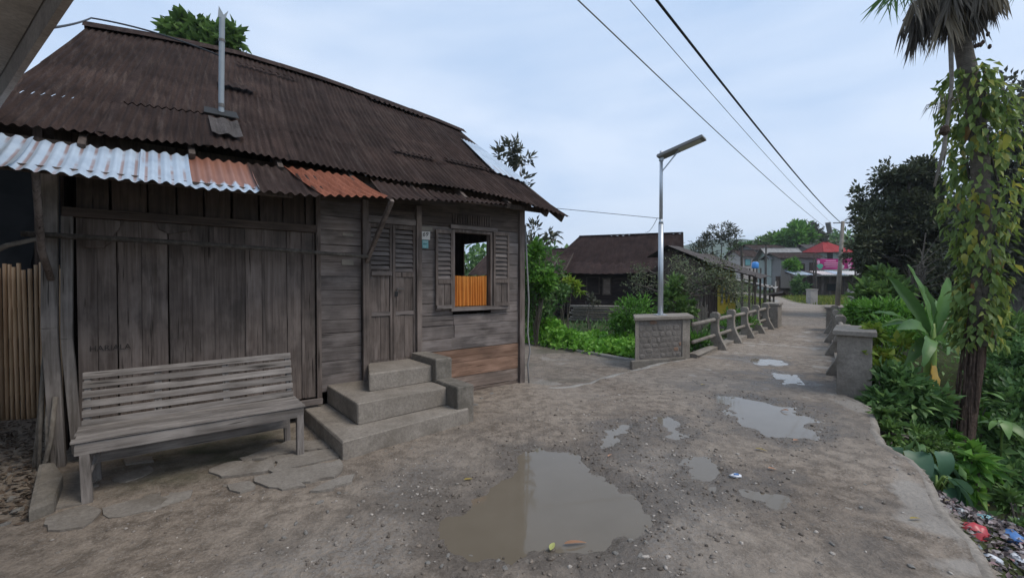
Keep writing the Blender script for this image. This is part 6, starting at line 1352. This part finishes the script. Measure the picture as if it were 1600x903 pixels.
for q in ((742, 632), (752, 622), (768, 616), (724, 642)): stone(*q, rr.uniform(.02, .04), 'broken stone at the foot of the red planks beside the steps', 'stones at the foot of the plank wall')
for q in ((890, 735), (868, 748), (905, 748), (835, 745)):
    stone(*q, .022, 'dark stone poking out of the water of the large puddle', 'stones in the large puddle')
def fallen(px, py, L, Wd, mat, ang, label, curl=.15):
    p = G(px, py); me = leafmesh('fallen_leaf', L, Wd, mat, curl, 6, cup=.35); z = max(float(road_h(np.array([p.x]), np.array([p.y]))[0]), PW) + .012 + L * curl * .25; o = bpy.data.objects.new('fallen_leaf', me); link(o); o.location = (p.x, p.y, z); o.rotation_euler = (rr.uniform(-.2, .2), -.12, ang); tag(o, label, 'leaf')
M['leaforange'] = leafobj('dead_leaf_orange', (.45, .2, .1), (.55, .3, .17)); M['leafyel'] = leafobj('dead_leaf_yellow', (.5, .36, .06), (.6, .45, .12)); M['leafgr'] = leafobj('dead_leaf_yellow_green', (.36, .38, .1), (.45, .45, .16))
fallen(882, 848, .14, .026, 'leaforange', .15, 'long orange-brown dead leaf at the near right edge of the large puddle')
fallen(860, 860, .09, .032, 'leafgr', 1.2, 'yellow-green fallen leaf floating beside the orange dead leaf')
fallen(725, 752, .07, .02, 'leafyel', .3, 'yellow leaf sliver lying left in the large puddle')
fallen(1180, 703, .10, .03, 'leafyel', -.6, 'yellow fallen leaf in the middle of the road below the long puddle')
fallen(1200, 733, .06, .035, 'leaforange', -.4, 'small orange fallen leaf below the yellow one in the middle of the road')
fallen(1240, 690, .08, .035, 'leaforange', .4, 'orange-brown leaf at the right rim of the long puddle')
fallen(1232, 642, .12, .05, 'leaforange', 2.4, 'curled brown leaf at the far right rim of the long puddle', .5)
fallen(1422, 812, .08, .022, 'leafyel', .1, 'yellow leaf on the pale patch of the right road edge')
fallen(1095, 602, .07, .03, 'leafyel', .1, 'small yellow leaf on the road before the bridge')
fallen(950, 716, .08, .02, 'leaforange', .9, 'thin tan leaf between the large puddle and the small ones')
# litter slope
CLP = bmesh.new(); bmesh.ops.create_icosphere(CLP, subdivisions=3, radius=1); BV = np.array([tuple(v.co) for v in CLP.verts]); BF = np.array([[v.index for v in f.verts] for f in CLP.faces]); CLP.free()
BAGS = []
for k in range(4):
    d = 1 + .9 * fbm(BV[:, 0] * 2.3 + k * 7 + BV[:, 2] * 1.7, BV[:, 1] * 2.3 + BV[:, 2] * 2.1, 4, 40 + k) + .5 * fbm(BV[:, 0] * 6 + BV[:, 2] * 5 + k, BV[:, 1] * 6 - BV[:, 2] * 5, 3, 60 + k); BAGS.append(BV * d[:, None])
bm_ = {}
def bagmat(nm, c): M[nm] = plain(nm, c, .35, .5, 0, .3, 20); return M[nm]
for nm, c in (('plastic_white', (.62, .63, .66)), ('plastic_red', (.42, .04, .05)), ('plastic_blue', (.06, .16, .38)), ('plastic_teal', (.18, .38, .4)), ('plastic_yellow', (.5, .36, .1)), ('plastic_pink', (.45, .25, .28)), ('plastic_dark', (.05, .05, .06)), ('plastic_clear', (.35, .38, .4))): bagmat(nm, c)
def onheap(px, py):
    d = ray(px, py); t = 2.0
    for _ in range(400):
        p = Vector((0, 0, CAMZ)) + d * t
        if p.z < th(p.x, p.y): break
        t += .02
    return p
rr = random.Random(31)
for px, py, s_, mt, lab in ((1520, 834, .075, 'plastic_red', 'crumpled red plastic bag on the litter slope'), (1583, 845, .07, 'plastic_blue', 'crumpled blue plastic bag on the litter slope'), (1533, 812, .07, 'plastic_teal', 'greyish teal plastic bag on the litter slope above the red one'), (1560, 786, .06, 'plastic_white', 'white plastic bag at the top of the litter slope'), (1549, 876, .055, 'plastic_white', 'white crumpled bag at the foot of the road edge'), (1588, 815, .06, 'plastic_clear', 'glossy clear plastic bag near the right border of the litter slope'), (1497, 802, .05, 'plastic_clear', 'pale clear bag caught against the concrete road edge'), (1540, 790, .035, 'plastic_yellow', 'orange-yellow wrapper on the litter slope'), (1592, 880, .06, 'plastic_white', 'white bag at the bottom right corner of the litter slope'), (1508, 790, .03, 'plastic_yellow', 'small yellow wrapper near the top of the litter slope'), (1570, 860, .045, 'plastic_dark', 'dark crumpled bag low on the litter slope'), (1484, 706, .05, 'plastic_white', 'white scrap of plastic at the palm foot')):
    p = onheap(px, py); v = BAGS[rr.randrange(4)] * s_ * np.array([rr.uniform(.9, 1.3), rr.uniform(.7, 1.1), rr.uniform(.4, .7)]); o = npmesh('plastic_bag', v, BF, M[mt]); o.location = p + Vector((0, 0, s_ * .3)); o.rotation_euler = (rr.uniform(-.5, .5), rr.uniform(-.5, .5), rr.uniform(0, 6)); tag(o, lab, 'plastic bag')
def littermat():
    t = NT('mixed_litter'); r = t.attr('rnd'); c = t.ramp(r, [(0, (.05, .04, .038)), (.35, (.14, .105, .1)), (.55, (.18, .14, .135)), (.70, (.25, .2, .195)), (.84, (.38, .35, .345)), (.90, (.28, .14, .14)), (.95, (.2, .25, .29)), (1, (.33, .27, .17))]); return t.fin(c, .6, .4)
M['litter'] = littermat(); k = 5200
xy = np.column_stack([rg.normal(4.35, .55, k), rg.normal(3.5, .85, k)]); xy = xy[sdist(xy[:, 0], xy[:, 1], ROAD) > .05]; k = len(xy)
c = np.column_stack([xy, terrain_h(xy[:, 0], xy[:, 1]) + rg.uniform(.0, .06, k)])
v, f_, r = leaves(c, rg.normal(0, 1, (k, 3)) * [1, 1, .5], rg.normal(0, .5, (k, 3)) + [0, 0, 1], .05, .036, rg, np.round(rg.random(k), 2), fold=.3)
tag(npmesh('litter_heap', v, f_, M['litter'], rnd=r, kind='stuff'), 'mixed litter of scraps and wrappers covering the slope below the road edge', 'litter')
n = 210; Vs = []; Fs = []; Rs = []; bx = np.column_stack([rg.normal(4.3, .5, n), rg.normal(3.5, .8, n)]); bx = bx[sdist(bx[:, 0], bx[:, 1], ROAD) > .08]; bz = terrain_h(bx[:, 0], bx[:, 1])
for i in range(len(bx)):
    a = rg.random() * 6.28; v_ = BAGS[i % 4] * rg.uniform(.018, .045) * np.array([rg.uniform(.8, 1.4), rg.uniform(.6, 1), rg.uniform(.35, .7)]); v_ = v_ @ np.array([[math.cos(a), math.sin(a), 0], [-math.sin(a), math.cos(a), 0], [0, 0, 1]]) + [bx[i, 0], bx[i, 1], bz[i] + .03]
    Vs.append(v_); Fs.append(BF + i * len(BV)); Rs.append(np.full(len(BV), rg.random()))
tag(npmesh('litter_scraps', np.concatenate(Vs), np.concatenate(Fs), M['litter'], rnd=np.concatenate(Rs), kind='stuff', smooth=True), 'small crumpled scraps mixed into the litter slope', 'litter')
p = G(1150, 745); o = npmesh('wrapper', BAGS[1] * np.array([.045, .03, .016]), BF, M['plastic_white']); o.location = p + Vector((0, 0, .012)); tag(o, 'small white and blue wrapper lying in the mud between the puddles', 'wrapper')
MB().box(-.02, .015, -.02, .0, .012, .02).build('blue_print', M['plastic_blue'], o)

# ================================================================== HAZE
hz = MB().box(-620, 900, -35, 790, -8, 100).build('haze', bpy.data.materials.new('haze')); hz['kind'] = 'stuff'; tag(hz, 'faint blue morning haze over the village and hills', 'haze')
hm = hz.data.materials[0]; hm.use_nodes = True; hm.node_tree.nodes.clear(); ho = hm.node_tree.nodes.new('ShaderNodeOutputMaterial'); hv = hm.node_tree.nodes.new('ShaderNodeVolumePrincipled'); hv.inputs['Color'].default_value = (.86, .92, 1, 1); hv.inputs['Density'].default_value = .0005; hv.inputs['Anisotropy'].default_value = .2; hm.node_tree.links.new(hv.outputs[0], ho.inputs['Volume'])
